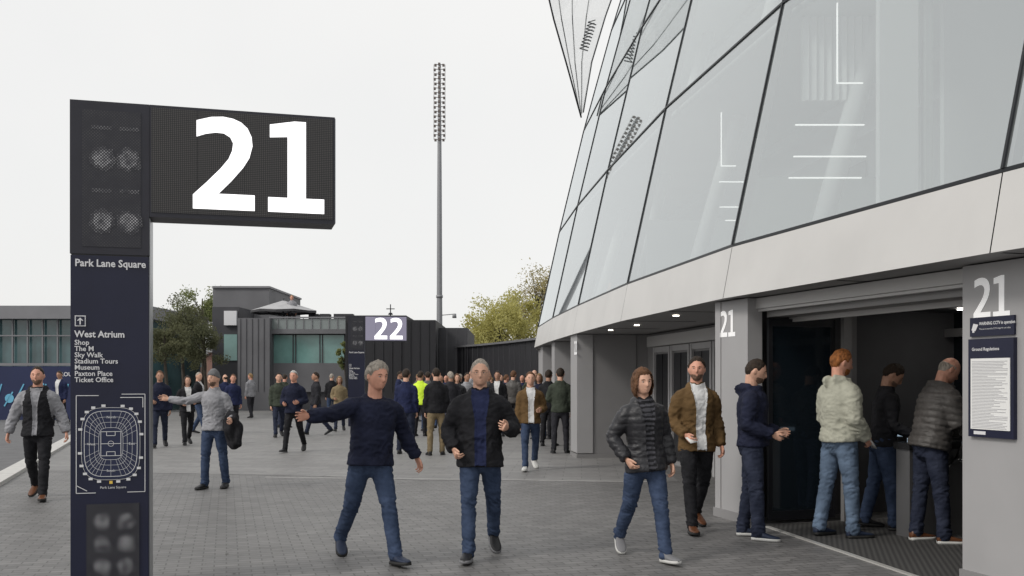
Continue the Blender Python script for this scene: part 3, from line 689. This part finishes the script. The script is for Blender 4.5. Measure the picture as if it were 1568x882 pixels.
# gate bays
w=Vector((.299,-.954,0)); n=Vector((.954,.299,0)); N0=Vector((2.58,10.9,0))
Pt=lambda a,i,z=0: N0+w*a+n*i+Vector((0,0,z))
def pr(b,pts,z0,z1,m): b.prism([(p.x,p.y) for p in pts],z0,z1,m)
def bx(b,a0,a1,i0,i1,z0,z1,m): pr(b,[Pt(a0,i0),Pt(a1,i0),Pt(a1,i1),Pt(a0,i1)],z0,z1,m)
b=B()
bx(b,-.72,0,0,.18,.10,2.475,COL); bx(b,-.74,.02,-.015,.19,0,.10,COLD)
bx(b,3.22,4.7,0,.30,.1,2.475,COL); bx(b,3.20,4.7,-.015,.31,0,.10,COLD)
b.build('columns',parent=st)
b=B()
HD=mat('header_metal',(.50,.495,.49),.45,.2)
bx(b,.0,3.22,.10,.22,2.36,2.475,HD); bx(b,.0,3.22,.24,.50,2.27,2.472,SOFF); bx(b,0,3.22,.13,.19,2.33,2.358,HD)
bx(b,.0,3.22,.52,.56,2.22,2.47,HD)
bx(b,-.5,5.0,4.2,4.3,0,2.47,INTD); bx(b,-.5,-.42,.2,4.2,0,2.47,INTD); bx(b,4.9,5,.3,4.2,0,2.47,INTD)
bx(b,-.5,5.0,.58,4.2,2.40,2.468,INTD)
DG=mat('door_frame_black',(.02,.021,.025),.35,.3); TG=mat('tinted_glass',(.012,.018,.024),.06,0,spec=.8)
bx(b,.03,.07,.22,.27,.04,2.25,DG); bx(b,.03,.07,1.02,1.07,.04,2.25,DG); bx(b,.03,.07,.27,1.02,2.17,2.25,DG); bx(b,.03,.07,.27,1.02,.04,.14,DG); bx(b,.045,.055,.27,1.02,.14,2.17,TG)
bx(b,.075,.10,.93,.95,.9,1.3,HD)
bx(b,.10,.16,1.12,1.22,0,2.4,COLD)
for a in (.5,1.35,2.2,3.0): bx(b,a,a+.07,2.88,2.97,0,2.4,COLD)
bx(b,-.42,4.9,2.98,3.0,2.1,2.2,COLD); bx(b,-.42,4.9,3.12,3.16,0,2.4,TG); bx(b,-.40,4.9,3.02,3.06,.0,1.0,COLD)
b.beam(Pt(.25,.085,.008),Pt(3.3,-.28,.008),.05,.012,mat('threshold_metal',(.62,.61,.58),.4,.4))
b.build('gate_entrance',parent=st)
b=B()
for (a,i) in ((.9,1.9),(1.7,1.2),(2.5,2.4),(.3,2.6),(1.4,2.6),(2.4,1.2)):
    p=Pt(a,i,2.395); b.tube([p,p+Vector((0,0,-.012))],[.05,.05],SPOT2,12)
for (x,y) in ((XD(975,16.5),16.5),(XD(1035,14),14.),(XD(935,18.2),18.2),(3.2,12.8)):
    p=Vector((x,y,2.482)); b.tube([p,p+Vector((0,0,-.012))],[.045,.045],SPOT,12)
b.build('downlights',parent=st)
mm=bpy.data.materials.new('ribbed_mat'); mm.use_nodes=True; nt=mm.node_tree; pb=nt.nodes['Principled BSDF']
tc=nt.nodes.new('ShaderNodeTexCoord'); mp=nt.nodes.new('ShaderNodeMapping'); mp.inputs['Rotation'].default_value=(0,0,R(17)); wv=nt.nodes.new('ShaderNodeTexWave'); wv.inputs['Scale'].default_value=6.5
rp=nt.nodes.new('ShaderNodeValToRGB'); rp.color_ramp.elements[0].color=(.035,.034,.034,1); rp.color_ramp.elements[1].color=(.075,.073,.07,1)
nt.links.new(tc.outputs['Object'],mp.inputs[0]); nt.links.new(mp.outputs[0],wv.inputs[0]); nt.links.new(wv.outputs['Fac'],rp.inputs[0]); nt.links.new(rp.outputs[0],pb.inputs['Base Color']); pb.inputs['Roughness'].default_value=.8
q=[Pt(.1,.15),Pt(3.3,-.22),Pt(3.3,4.1),Pt(.1,4.1)]
sheet('entrance_mat',[(p.x,p.y) for p in q],.0035,mm)
def turnstile(a,i):
    b=B(); ST=mat('turnstile_steel',(.18,.18,.185),.3,.5)
    pts=[Pt(a,i),Pt(a+.2,i),Pt(a+.2,i+1.1),Pt(a,i+1.1)]
    pr(b,pts,.0,.88,ST); pr(b,[Pt(a-.02,i-.02),Pt(a+.22,i-.02),Pt(a+.22,i+1.12),Pt(a-.02,i+1.12)],.882,.95,mat('turnstile_top',(.02,.02,.022),.25,.2))
    pr(b,[Pt(a+.04,i+.1),Pt(a+.16,i+.1),Pt(a+.16,i+.3),Pt(a+.04,i+.3)],.951,.99,mat('reader_light',(.5,.55,.6),.3,emit=(.5,.7,.9),estr=.5))
    c=Pt(a+.22,i+.55,.78)
    for ang in (90,210,330):
        dv=n*math.cos(R(ang))*.45+Vector((0,0,math.sin(R(ang))*.32))+w*.18
        b.tube([c,c+dv],[.018,.018],mat('chrome',(.6,.6,.6),.2,1),8)
    return b.build('turnstile')
turnstile(1.12,1.05); turnstile(.15,1.7); turnstile(2.2,1.05)
ang=math.atan2(w.y,w.x)
GTX=mat('gate_number_white_added_glow',(.92,.92,.92),.5,emit=(1,1,1),estr=.16)  # white numerals with an added glow to lift them under the overhang
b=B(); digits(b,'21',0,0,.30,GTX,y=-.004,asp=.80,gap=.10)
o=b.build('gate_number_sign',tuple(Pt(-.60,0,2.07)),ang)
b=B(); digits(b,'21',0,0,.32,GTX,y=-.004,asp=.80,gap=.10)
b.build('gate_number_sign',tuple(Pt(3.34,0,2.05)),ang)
b=B(); b.box(0,.44,-.02,-.001,0,.145,NAVYP); text(b,'WARNING CCTV in operation',.034,.10,.085,WTXT,y=-.023,bold=.0008,sx=.8); text(b,'This area is covered by CCTV images for your safety',.017,.10,.05,WTXT,y=-.023,sx=.85)
b.add([(.02,-.023,.05),(.06,-.023,.04),(.09,-.023,.09),(.04,-.023,.10)],[[0,1,2,3]],WTXT); b.box(.03,.05,-.024,-.021,.03,.05,WTXT)
b.build('cctv_warning_sign',tuple(Pt(3.32,0,1.92)),ang)
b=B(); b.box(0,.45,-.035,-.001,0,.75,NAVYP); b.box(.03,.42,-.040,-.034,.06,.60,mat('notice_paper',(.82,.82,.81),.6)); text(b,'Ground Regulations',.034,.04,.66,WTXT,y=-.038,bold=.0006)
random.seed(3)
ink=mat('notice_ink',(.46,.46,.48),.7)
for k in range(46):
    z=.575-k*.0112; b.box(.045,.40-random.random()**3*.2,-.0425,-.0395,z,z+.0035,ink)
b.box(.06,.18,-.0385,-.034,.02,.045,WTXT)
b.build('ground_regulations_notice',tuple(Pt(3.32,0,1.15)),ang)
# recessed bay with closed gates
b=B()
b.prism([(1.22,20.7),(1.30,19.9),(1.62,19.95),(1.54,20.74)],0.1,2.475,COL)
b.prism([(1.305,19.92),(1.302,19.96),(2.8,20.3),(2.8,20.2)],.08,2.474,COLD)
b.prism([(1.21,20.72),(1.29,19.88),(2.8,20.17),(2.8,20.4)],0,.078,SOFF)
q0=Vector((2.75,20.2,0)); q1=Vector((3.95,11.7,0)); dq=(q1-q0).normalized(); nq=Vector((-dq.y,dq.x,0)); nq=nq if nq.x<0 else -nq
Q=lambda s,o,z=0:q0+dq*s+nq*o+Vector((0,0,z))
def bq(s0,s1,o0,o1,z0,z1,m): b.prism([(Q(s0,o0).x,Q(s0,o0).y),(Q(s1,o0).x,Q(s1,o0).y),(Q(s1,o1).x,Q(s1,o1).y),(Q(s0,o1).x,Q(s0,o1).y)],z0,z1,m)
bq(0,8.6,-.1,0,0,2.47,COLD)
for s in (.6,1.75,2.9,4.05,5.2):
    bq(s,s+.08,.003,.06,0,2.2,COL); bq(s+1.0,s+1.08,.003,.06,0,2.2,COL); bq(s+.08,s+1.0,.003,.05,2.1,2.2,COL); bq(s+.12,s+.52,.003,.03,.1,2.06,DG); bq(s+.56,s+.96,.003,.03,.1,2.06,DG)
bq(.3,6.4,.003,.10,2.22,2.42,HD)
b.prism([(2.40,11.45),(2.40,11.49),(3.95,11.99),(3.97,11.9)],0,2.47,COLD)
for (y0,) in ((24.,),(27.3,),(30.5,)):
    x0=np.interp(y0,[p[0] for p in plan],[p[1] for p in plan])+.13
    b.prism([(x0,y0),(x0+.5,y0+.05),(x0+.5,y0+.8),(x0-.04,y0+.75)],0,2.475,COL)
for i in range(6,len(P)-1):
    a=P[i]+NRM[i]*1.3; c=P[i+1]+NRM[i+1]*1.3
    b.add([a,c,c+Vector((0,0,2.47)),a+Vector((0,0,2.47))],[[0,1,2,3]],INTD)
b.build('gate_walls',parent=st)
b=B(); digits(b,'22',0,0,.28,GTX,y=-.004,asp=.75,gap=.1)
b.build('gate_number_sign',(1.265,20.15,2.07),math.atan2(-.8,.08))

# outer flared screen
b=B()
PM=bpy.data.materials.new('screen_panel'); PM.use_nodes=True; nt=PM.node_tree; nt.nodes.clear()
o_=nt.nodes.new('ShaderNodeOutputMaterial'); d_=nt.nodes.new('ShaderNodeBsdfDiffuse'); d_.inputs[0].default_value=(.85,.87,.88,1); t_=nt.nodes.new('ShaderNodeBsdfTranslucent'); t_.inputs[0].default_value=(.85,.87,.88,1)
p_=nt.nodes.new('ShaderNodeBsdfTransparent'); x_=nt.nodes.new('ShaderNodeMixShader'); y_=nt.nodes.new('ShaderNodeMixShader'); y_.inputs[0].default_value=.6
nt.links.new(d_.outputs[0],x_.inputs[1]); nt.links.new(t_.outputs[0],x_.inputs[2]); nt.links.new(x_.outputs[0],y_.inputs[1]); nt.links.new(p_.outputs[0],y_.inputs[2]); nt.links.new(y_.outputs[0],o_.inputs[0])
def ps(u,v,D): return Vector((XD(u,D),D,ZD(v,D)))
L=[ps(890,180,27.2),ps(868,100,26.3),ps(848,30,25.6),ps(815,-110,25)]
Rr=[ps(893,172,27.6),ps(906,95,28.2),ps(927,25,28.8),ps(975,-110,29.5)]
for k in range(3):
    b.add([L[k],Rr[k],Rr[k+1],L[k+1]],[[0,1,2,3]],PM)
b.tube(L,[.022]*4,FR,6); b.tube(Rr,[.022]*4,FR,6)
for t in (.15,.35,.62):
    b.tube([L[k].lerp(Rr[k],t)+Vector((-.03,-.07,0)) for k in range(4)],[.014]*4,FR,6)
LG_=mat('mesh_grey',(.10,.105,.11),.5)
for k in range(9):
    z=ps(0,70-k*5,26).z; x=XD(893+k*1.6,26); b.beam((x-.08,26.2,z),(x+.14,26.2,z-.07),.02,.03,LG_); b.beam((x-.08,26.2,z),(x+.12,26.2,z+.06),.02,.02,LG_)
b.build('outer_screen',parent=st)

# ---------------------------------------------------------------- background buildings
CONC=mat('dark_cladding',(.060,.060,.067),.7,0,.15,1.2); CONC2=mat('grey_cladding',(.15,.15,.16),.7,0,.12,.8); ROOF=mat('roof_grey',(.22,.22,.235),.6,0,.08,1)
TEAL=mat('teal_glass',(.17,.32,.30),.12,0,.25,.8,spec=.8); TEALD=mat('teal_glass_dark',(.07,.13,.14),.1,0,.3,.8,spec=.8); BLK=mat('black_cladding',(.022,.022,.026),.6,0,.2,1.5,stretch=(1,1,.05))
def bxu(b,u0,u1,v0,v1,D,dp,m,zb=None):
    b.box(XD(u0,D),XD(u1,D),D,D+dp,zb if zb is not None else ZD(v1,D),ZD(v0,D),m)
b=B(); D=46
bxu(b,-120,225,488,0,D+.2,8,TEALD,0); bxu(b,-125,228,468,488,D-.4,9,ROOF); bxu(b,-120,225,470,0,D+3,8,CONC,0)
for u in range(-120,226,23): bxu(b,u,u+2,488,0,D,.1,ROOF,0)
bxu(b,-120,225,513,515,D-.02,.1,ROOF); bxu(b,-120,225,556,560,D-.05,.1,ROOF)
b.build('glazed_pavilion')
b=B(); D=38; HB=mat('hoarding_navy',(.018,.026,.08),.6,0,.1,1)
bxu(b,-160,112,561,0,D,.1,HB,0)
cy=mat('hoarding_cyan',(.15,.45,.65),.6)
for k in range(7):
    u=-10+k*17; b.beam((XD(u,D),D-.01,ZD(630-(k%3)*8,D)),(XD(u+13,D),D-.01,ZD(588+(k%2)*12,D)),.02,.05,cy)
for (u,v,r) in ((60,592,9),(15,610,7)):
    vs=[(XD(u,D)+r/40*math.cos(a*.5),D-.02,ZD(v,D)+r/40*math.sin(a*.5)) for a in range(12)]; b.add(vs[::-1],[list(range(12))],cy)
b.M=Matrix.Translation((XD(88,D),D-.02,0)); text(b,'PROUD HOME',.22,0,ZD(576,D),WTXT,y=0,bold=.004); b.M=Matrix()
b.build('hoarding')
b=B(); D=50
bxu(b,326,412,440,0,D+4,8,CONC2,0); bxu(b,343,362,476,498,D+.8,.2,WTXT)
bxu(b,364,413,487,0,D-1,8,CONC2,0); bxu(b,325,366,470,0,D+1,8,CONC,0)
bxu(b,343,363,512,552,D+.9,.3,TEAL)
bxu(b,413,530,511,0,D,10,CONC,0); bxu(b,412,531,504,511,D-.6,11,CONC2); bxu(b,416,527,513,556,D-.15,.1,TEAL)
for u in (448,452,489,493,527,416): bxu(b,u,u+1.4,513,556,D-.2,.05,CONC)
bxu(b,413,530,556,600,D-.2,.2,CONC2)
bxu(b,412,530,488,504,D-.5,.03,mat('balustrade_glass',(.20,.23,.23),.1,0,spec=.8))
for u in range(412,532,13): bxu(b,u,u+1,485,505,D-.55,.04,ROOF)
bxu(b,412,530,485,487,D-.58,.08,ROOF)
for u in (460,478,500,515): b.box(XD(u,D),XD(u,D)+.5,D+2,D+2.6,ZD(504,D),ZD(504,D)+.9,CONC)
bxu(b,325,413,438,441,D+3.9,8.2,ROOF)
for u in range(368,412,9): bxu(b,u,u+.6,488,600,D-1.03,.04,CONC)
b.build('terrace_building')
b=B(); D=42
bxu(b,529,622,483,0,D+.5,8,BLK,0); bxu(b,620,667,490,0,D,8,BLK,0); bxu(b,667,716,502,0,D+2,8,CONC,0)
for u in range(530,716,14):
    bxu(b,u,u+.4,492 if u<667 else 504,600,D-.04 if u>620 else D+.46,.05,CONC)
b.build('black_clad_building')
b=B()
pts=[(700,531,44),(740,528,42),(780,524,39),(822,519,35.5),(850,517,33)]
for (u0,v0,d0),(u1,v1,d1) in zip(pts,pts[1:]):
    a=Vector((XD(u0,d0),d0,0)); c=Vector((XD(u1,d1),d1,0))
    b.add([a,c,c+Vector((0,0,ZD(v1,d1))),a+Vector((0,0,ZD(v0,d0)))],[[0,1,2,3]],BLK)
    b.beam(a+Vector((0,0,ZD(v0,d0))),c+Vector((0,0,ZD(v1,d1))),.25,.08,CONC2)
    for k in range(5):
        p=a.lerp(c,k/5); z=ZD(v0+(v1-v0)*k/5,d0+(d1-d0)*k/5); b.beam(p+Vector((0,-.03,0)),p+Vector((0,-.03,z)),.03,.03,CONC,up=(0,1,0))
b.build('curved_boundary_wall')
b=B(); rnd=random.Random(5)
x=-170
while x<170:
    wd=rnd.uniform(7,14); h=rnd.uniform(4.0,5.2); c=mat('brick_far_%d'%rnd.randint(0,2),(rnd.uniform(.15,.25),rnd.uniform(.12,.17),.11),.9)
    b.box(x,x+wd,118,128,0,h,c); b.add([(x-.2,117.6,h),(x+wd+.2,117.6,h),(x+wd+.2,123,h+1.6),(x-.2,123,h+1.6),(x-.2,128.4,h),(x+wd+.2,128.4,h)],[[0,1,2,3],[3,2,5,4],[0,3,4],[1,5,2]],CONC2)
    for k in range(int(wd/2)):
        b.box(x+.6+k*2,x+1.5+k*2,117.95,118.1,2.9,4.0,TEALD)
    x+=wd
b.build('terraced_houses')
b=B(); D=51.2; cx=XD(434,D); zc=ZD(477,D); zt=ZD(460,D)
CN=mat('parasol_canvas',(.42,.42,.43),.8,0,.1,3); CNU=mat('parasol_valance',(.06,.06,.065),.8); ring=[]
for k in range(12):
    a=R(k*30); ring.append((cx+1.7*math.cos(a),D+1.7*math.sin(a),zc+(0 if k%2 else .05)))
rr=[(p[0],p[1],p[2]-.12) for p in ring]
b.add([(cx,D,zt)]+ring,[[0,1+k,1+(k+1)%12] for k in range(12)],CN)
b.add(ring+rr,[[k,12+k,12+(k+1)%12,(k+1)%12] for k in range(12)],CNU)
b.tube([(cx,D,ZD(505,50)),(cx,D,zt+.1)],[.05,.05],CONC,8)
for k in range(0,12,2): b.beam((cx,D,zc-.25),(ring[k][0],ring[k][1],ring[k][2]-.05),.03,.03,CONC)
b.box(cx-.35,cx+.35,D-.35,D+.35,ZD(504,50)-.1,ZD(504,50)+.1,CONC)
b.build('parasol')
o=bpy.data.objects.new('pedestrian',base[0].data); scene.collection.objects.link(o); o.location=(XD(447,50.6),50.6,ZD(504,49.4))

# lighting mast
b=B(); D=50; MT=mat('galvanised_steel',(.28,.285,.30),.5,.2); LMP=mat('lamp_housing',(.15,.125,.115),.5)
cx=XD(673,D)
b.tube([(cx,D,0),(cx,D,ZD(560,D)),(cx,D,ZD(460,D)),(cx,D,ZD(300,D)),(cx,D,ZD(210,D)),(cx,D,ZD(97,D))],[.17,.16,.14,.12,.10,.055],MT,14)
b.tube([(cx,D,ZD(452,D)),(cx,D,ZD(456,D))],[.17,.17],MT,14); b.tube([(cx,D,0),(cx,D,.08)],[.35,.35],MT,14)
z=ZD(99,D); k=0
while z>ZD(214,D):
    hw=.20+.04*(k%2)
    b.beam((cx-hw,D,z),(cx+hw,D,z),.04,.03,MT); b.beam((cx,D-hw,z),(cx,D+hw,z),.04,.03,MT)
    for sx,sy in ((-1,0),(1,0),(0,-1),(0,1)):
        X0=cx+sx*hw;Y0=D+sy*hw; b.box(X0-.055,X0+.055,Y0-.06,Y0+.06,z-.09,z+.02,LMP)
    z-=.235;k+=1
for s in (-1,1): b.tube([(cx+s*.28,D,ZD(214,D)),(cx+s*.28,D,ZD(99,D))],[.012,.012],LMP,5)
b.beam((cx,D,ZD(483,D)),(cx+.75,D,ZD(481,D)),.04,.04,MT); b.tube([(cx+.75,D,ZD(481,D)+.02),(cx+.75,D,ZD(487,D))],[.09,.11],MT,10)
b.tube([(cx-.45,D,ZD(530,D)),(cx-.1,D,ZD(530,D))],[.04,.04],MT,8); b.box(cx-.55,cx-.3,D-.1,D+.1,ZD(537,D),ZD(529,D),WTXT)
b.build('floodlight_mast')
b=B(); D=60; cx=XD(598,D); b.tube([(cx,D,2),(cx,D,ZD(466,D))],[.06,.03],FR,6); b.beam((cx-.25,D,ZD(473,D)),(cx+.25,D,ZD(473,D)),.05,.05,FR); b.tube([(cx,D,ZD(482,D)),(cx,D,ZD(479,D))],[.15,.1],FR,8); b.build('weathervane')

# ---------------------------------------------------------------- trees
def leafm(nm,c1,c2):
    m=mat(nm,c1,.8,0,.2,1.2,col2=c2,spec=.2); nt=m.node_tree; pb=nt.nodes['Principled BSDF']; ou=nt.nodes['Material Output']
    t=nt.nodes.new('ShaderNodeBsdfTranslucent'); ra=[x for x in nt.nodes if x.type=='VALTORGB'][0]; nt.links.new(ra.outputs[0],t.inputs[0])
    a=nt.nodes.new('ShaderNodeAddShader'); nt.links.new(pb.outputs[0],a.inputs[0]); nt.links.new(t.outputs[0],a.inputs[1]); nt.links.new(a.outputs[0],ou.inputs[0])
    return m
def tree(name,x,y,zc,rx,rz,n,leaf,lm,seed,trunk=.25,ncl=26):
    rnd=random.Random(seed); b=B(); BK=mat('bark',(.06,.05,.04),.9,0,.3,8)
    b.tube([(x,y,0),(x+.1,y,zc*.4),(x,y,zc-rz*.4),(x,y,zc+rz*.5)],[trunk,trunk*.8,trunk*.6,trunk*.15],BK,8)
    cl=[]
    for k in range(ncl):
        th=rnd.uniform(0,2*math.pi); ph=rnd.uniform(-.8,1.); rr=rnd.uniform(.35,.95)
        s=math.sqrt(max(0,1-ph*ph)) if ph>-.5 else .8
        c=Vector((x+rx*rr*s*math.cos(th),y+rx*rr*s*math.sin(th),zc+rz*rr*ph)); cl.append((c,rnd.uniform(.25,.48)*rx*.8))
        s0=Vector((x,y,zc-rz*.55+rnd.random()*rz*.6)); md=s0.lerp(c,.5)+Vector((0,0,.15*rz))
        b.tube([s0,md,c],[trunk*.22,trunk*.12,trunk*.05],BK,5)
    vs=[];fs=[]
    for k in range(n):
        c,r=cl[rnd.randrange(ncl)]
        d=Vector((rnd.gauss(0,1),rnd.gauss(0,1),rnd.gauss(0,.8))); d.normalize(); p=c+d*r*(rnd.random()**.45+(rnd.random()**6)*.5)
        a=Vector((rnd.gauss(0,1),rnd.gauss(0,1),rnd.gauss(0,1))).normalized(); e=a.cross(Vector((rnd.gauss(0,1),rnd.gauss(0,1),rnd.gauss(0,1)))).normalized()
        l=leaf*rnd.uniform(.6,1.3); o=len(vs); vs+=[p-a*l,p+e*l*.5,p+a*l,p-e*l*.5]; fs.append([o,o+1,o+2,o+3])
    b.add(vs,fs,lm); return b.build(name)
LG=leafm('leaves_spring',(.20,.19,.065),(.30,.28,.11)); LD=leafm('leaves_dark',(.045,.05,.028),(.09,.092,.05)); LB=leafm('leaves_mixed',(.15,.14,.06),(.25,.21,.11)); LGR=leafm('leaves_green',(.08,.10,.04),(.14,.15,.06))
tree('broadleaf_tree',XD(762,72),72,5.1,2.6,2.6,9000,.10,LG,1,.18,40)
tree('broadleaf_tree',XD(740,74),74,4.3,1.7,2.2,5000,.10,LG,2,.16,24)
tree('broadleaf_tree',XD(822,80),80,7.6,2.8,3.2,5000,.10,LB,3,.18,40)
tree('broadleaf_tree',XD(795,76),76,5.8,1.9,2.7,5000,.10,LG,4,.18)
tree('broadleaf_tree',XD(278,42),42,3.5,1.2,1.5,7500,.05,LD,5,.10,44)
tree('broadleaf_tree',XD(312,41),41,2.9,.95,1.3,5000,.05,LD,6,.09,32)
tree('broadleaf_tree',XD(310,60),60,5.7,1.5,1.4,5000,.08,LGR,7,.2,28)
tree('broadleaf_tree',XD(528,44),44,2.4,.35,.9,1800,.05,LGR,8,.06,12)
tree('broadleaf_tree',XD(252,38),38,2.9,.8,1.2,4000,.05,LD,9,.09,26)

# ---------------------------------------------------------------- world, sun, camera
wd=bpy.data.worlds.new('World'); scene.world=wd; wd.use_nodes=True; nt=wd.node_tree; bg=nt.nodes['Background']
sky=nt.nodes.new('ShaderNodeTexSky'); sky.sky_type='NISHITA'; sky.sun_disc=False; sky.sun_elevation=R(38); sky.sun_rotation=R(238); sky.air_density=1.; sky.dust_density=3
mx=nt.nodes.new('ShaderNodeMix'); mx.data_type='RGBA'; mx.inputs[0].default_value=.88; mx.inputs[7].default_value=(9.5,9.45,9.3,1)
tc=nt.nodes.new('ShaderNodeTexCoord'); nz=nt.nodes.new('ShaderNodeTexNoise'); nz.inputs['Scale'].default_value=1.6; nz.inputs['Detail'].default_value=5
mr=nt.nodes.new('ShaderNodeMapRange'); mr.inputs[1].default_value=.3; mr.inputs[2].default_value=.7; mr.inputs[3].default_value=.84; mr.inputs[4].default_value=.96
nt.links.new(tc.outputs['Generated'],nz.inputs['Vector']); nt.links.new(nz.outputs['Fac'],mr.inputs[0]); nt.links.new(mr.outputs[0],mx.inputs[0])
nt.links.new(sky.outputs[0],mx.inputs[6]); nt.links.new(mx.outputs[2],bg.inputs['Color']); bg.inputs['Strength'].default_value=.1
sl=bpy.data.lights.new('sun','SUN'); sl.energy=1.4; sl.angle=R(14); sl.color=(1,.96,.9); so=bpy.data.objects.new('sun',sl); scene.collection.objects.link(so)
el,az=R(38),R(238)
dv=Vector((math.sin(az)*math.cos(el),math.cos(az)*math.cos(el),math.sin(el))); so.rotation_euler=dv.to_track_quat('Z','Y').to_euler(); so.location=(-10,-10,30)
cd=bpy.data.cameras.new('camera'); cd.lens=35; cd.sensor_width=36; cd.shift_y=138/1568; cd.clip_end=2000; cd.clip_start=.05
co=bpy.data.objects.new('camera',cd); co.location=(0,0,CH); co.rotation_euler=(R(90),0,0); scene.collection.objects.link(co); scene.camera=co
scene.view_settings.view_transform='Standard'; scene.view_settings.look='None'; scene.view_settings.exposure=0
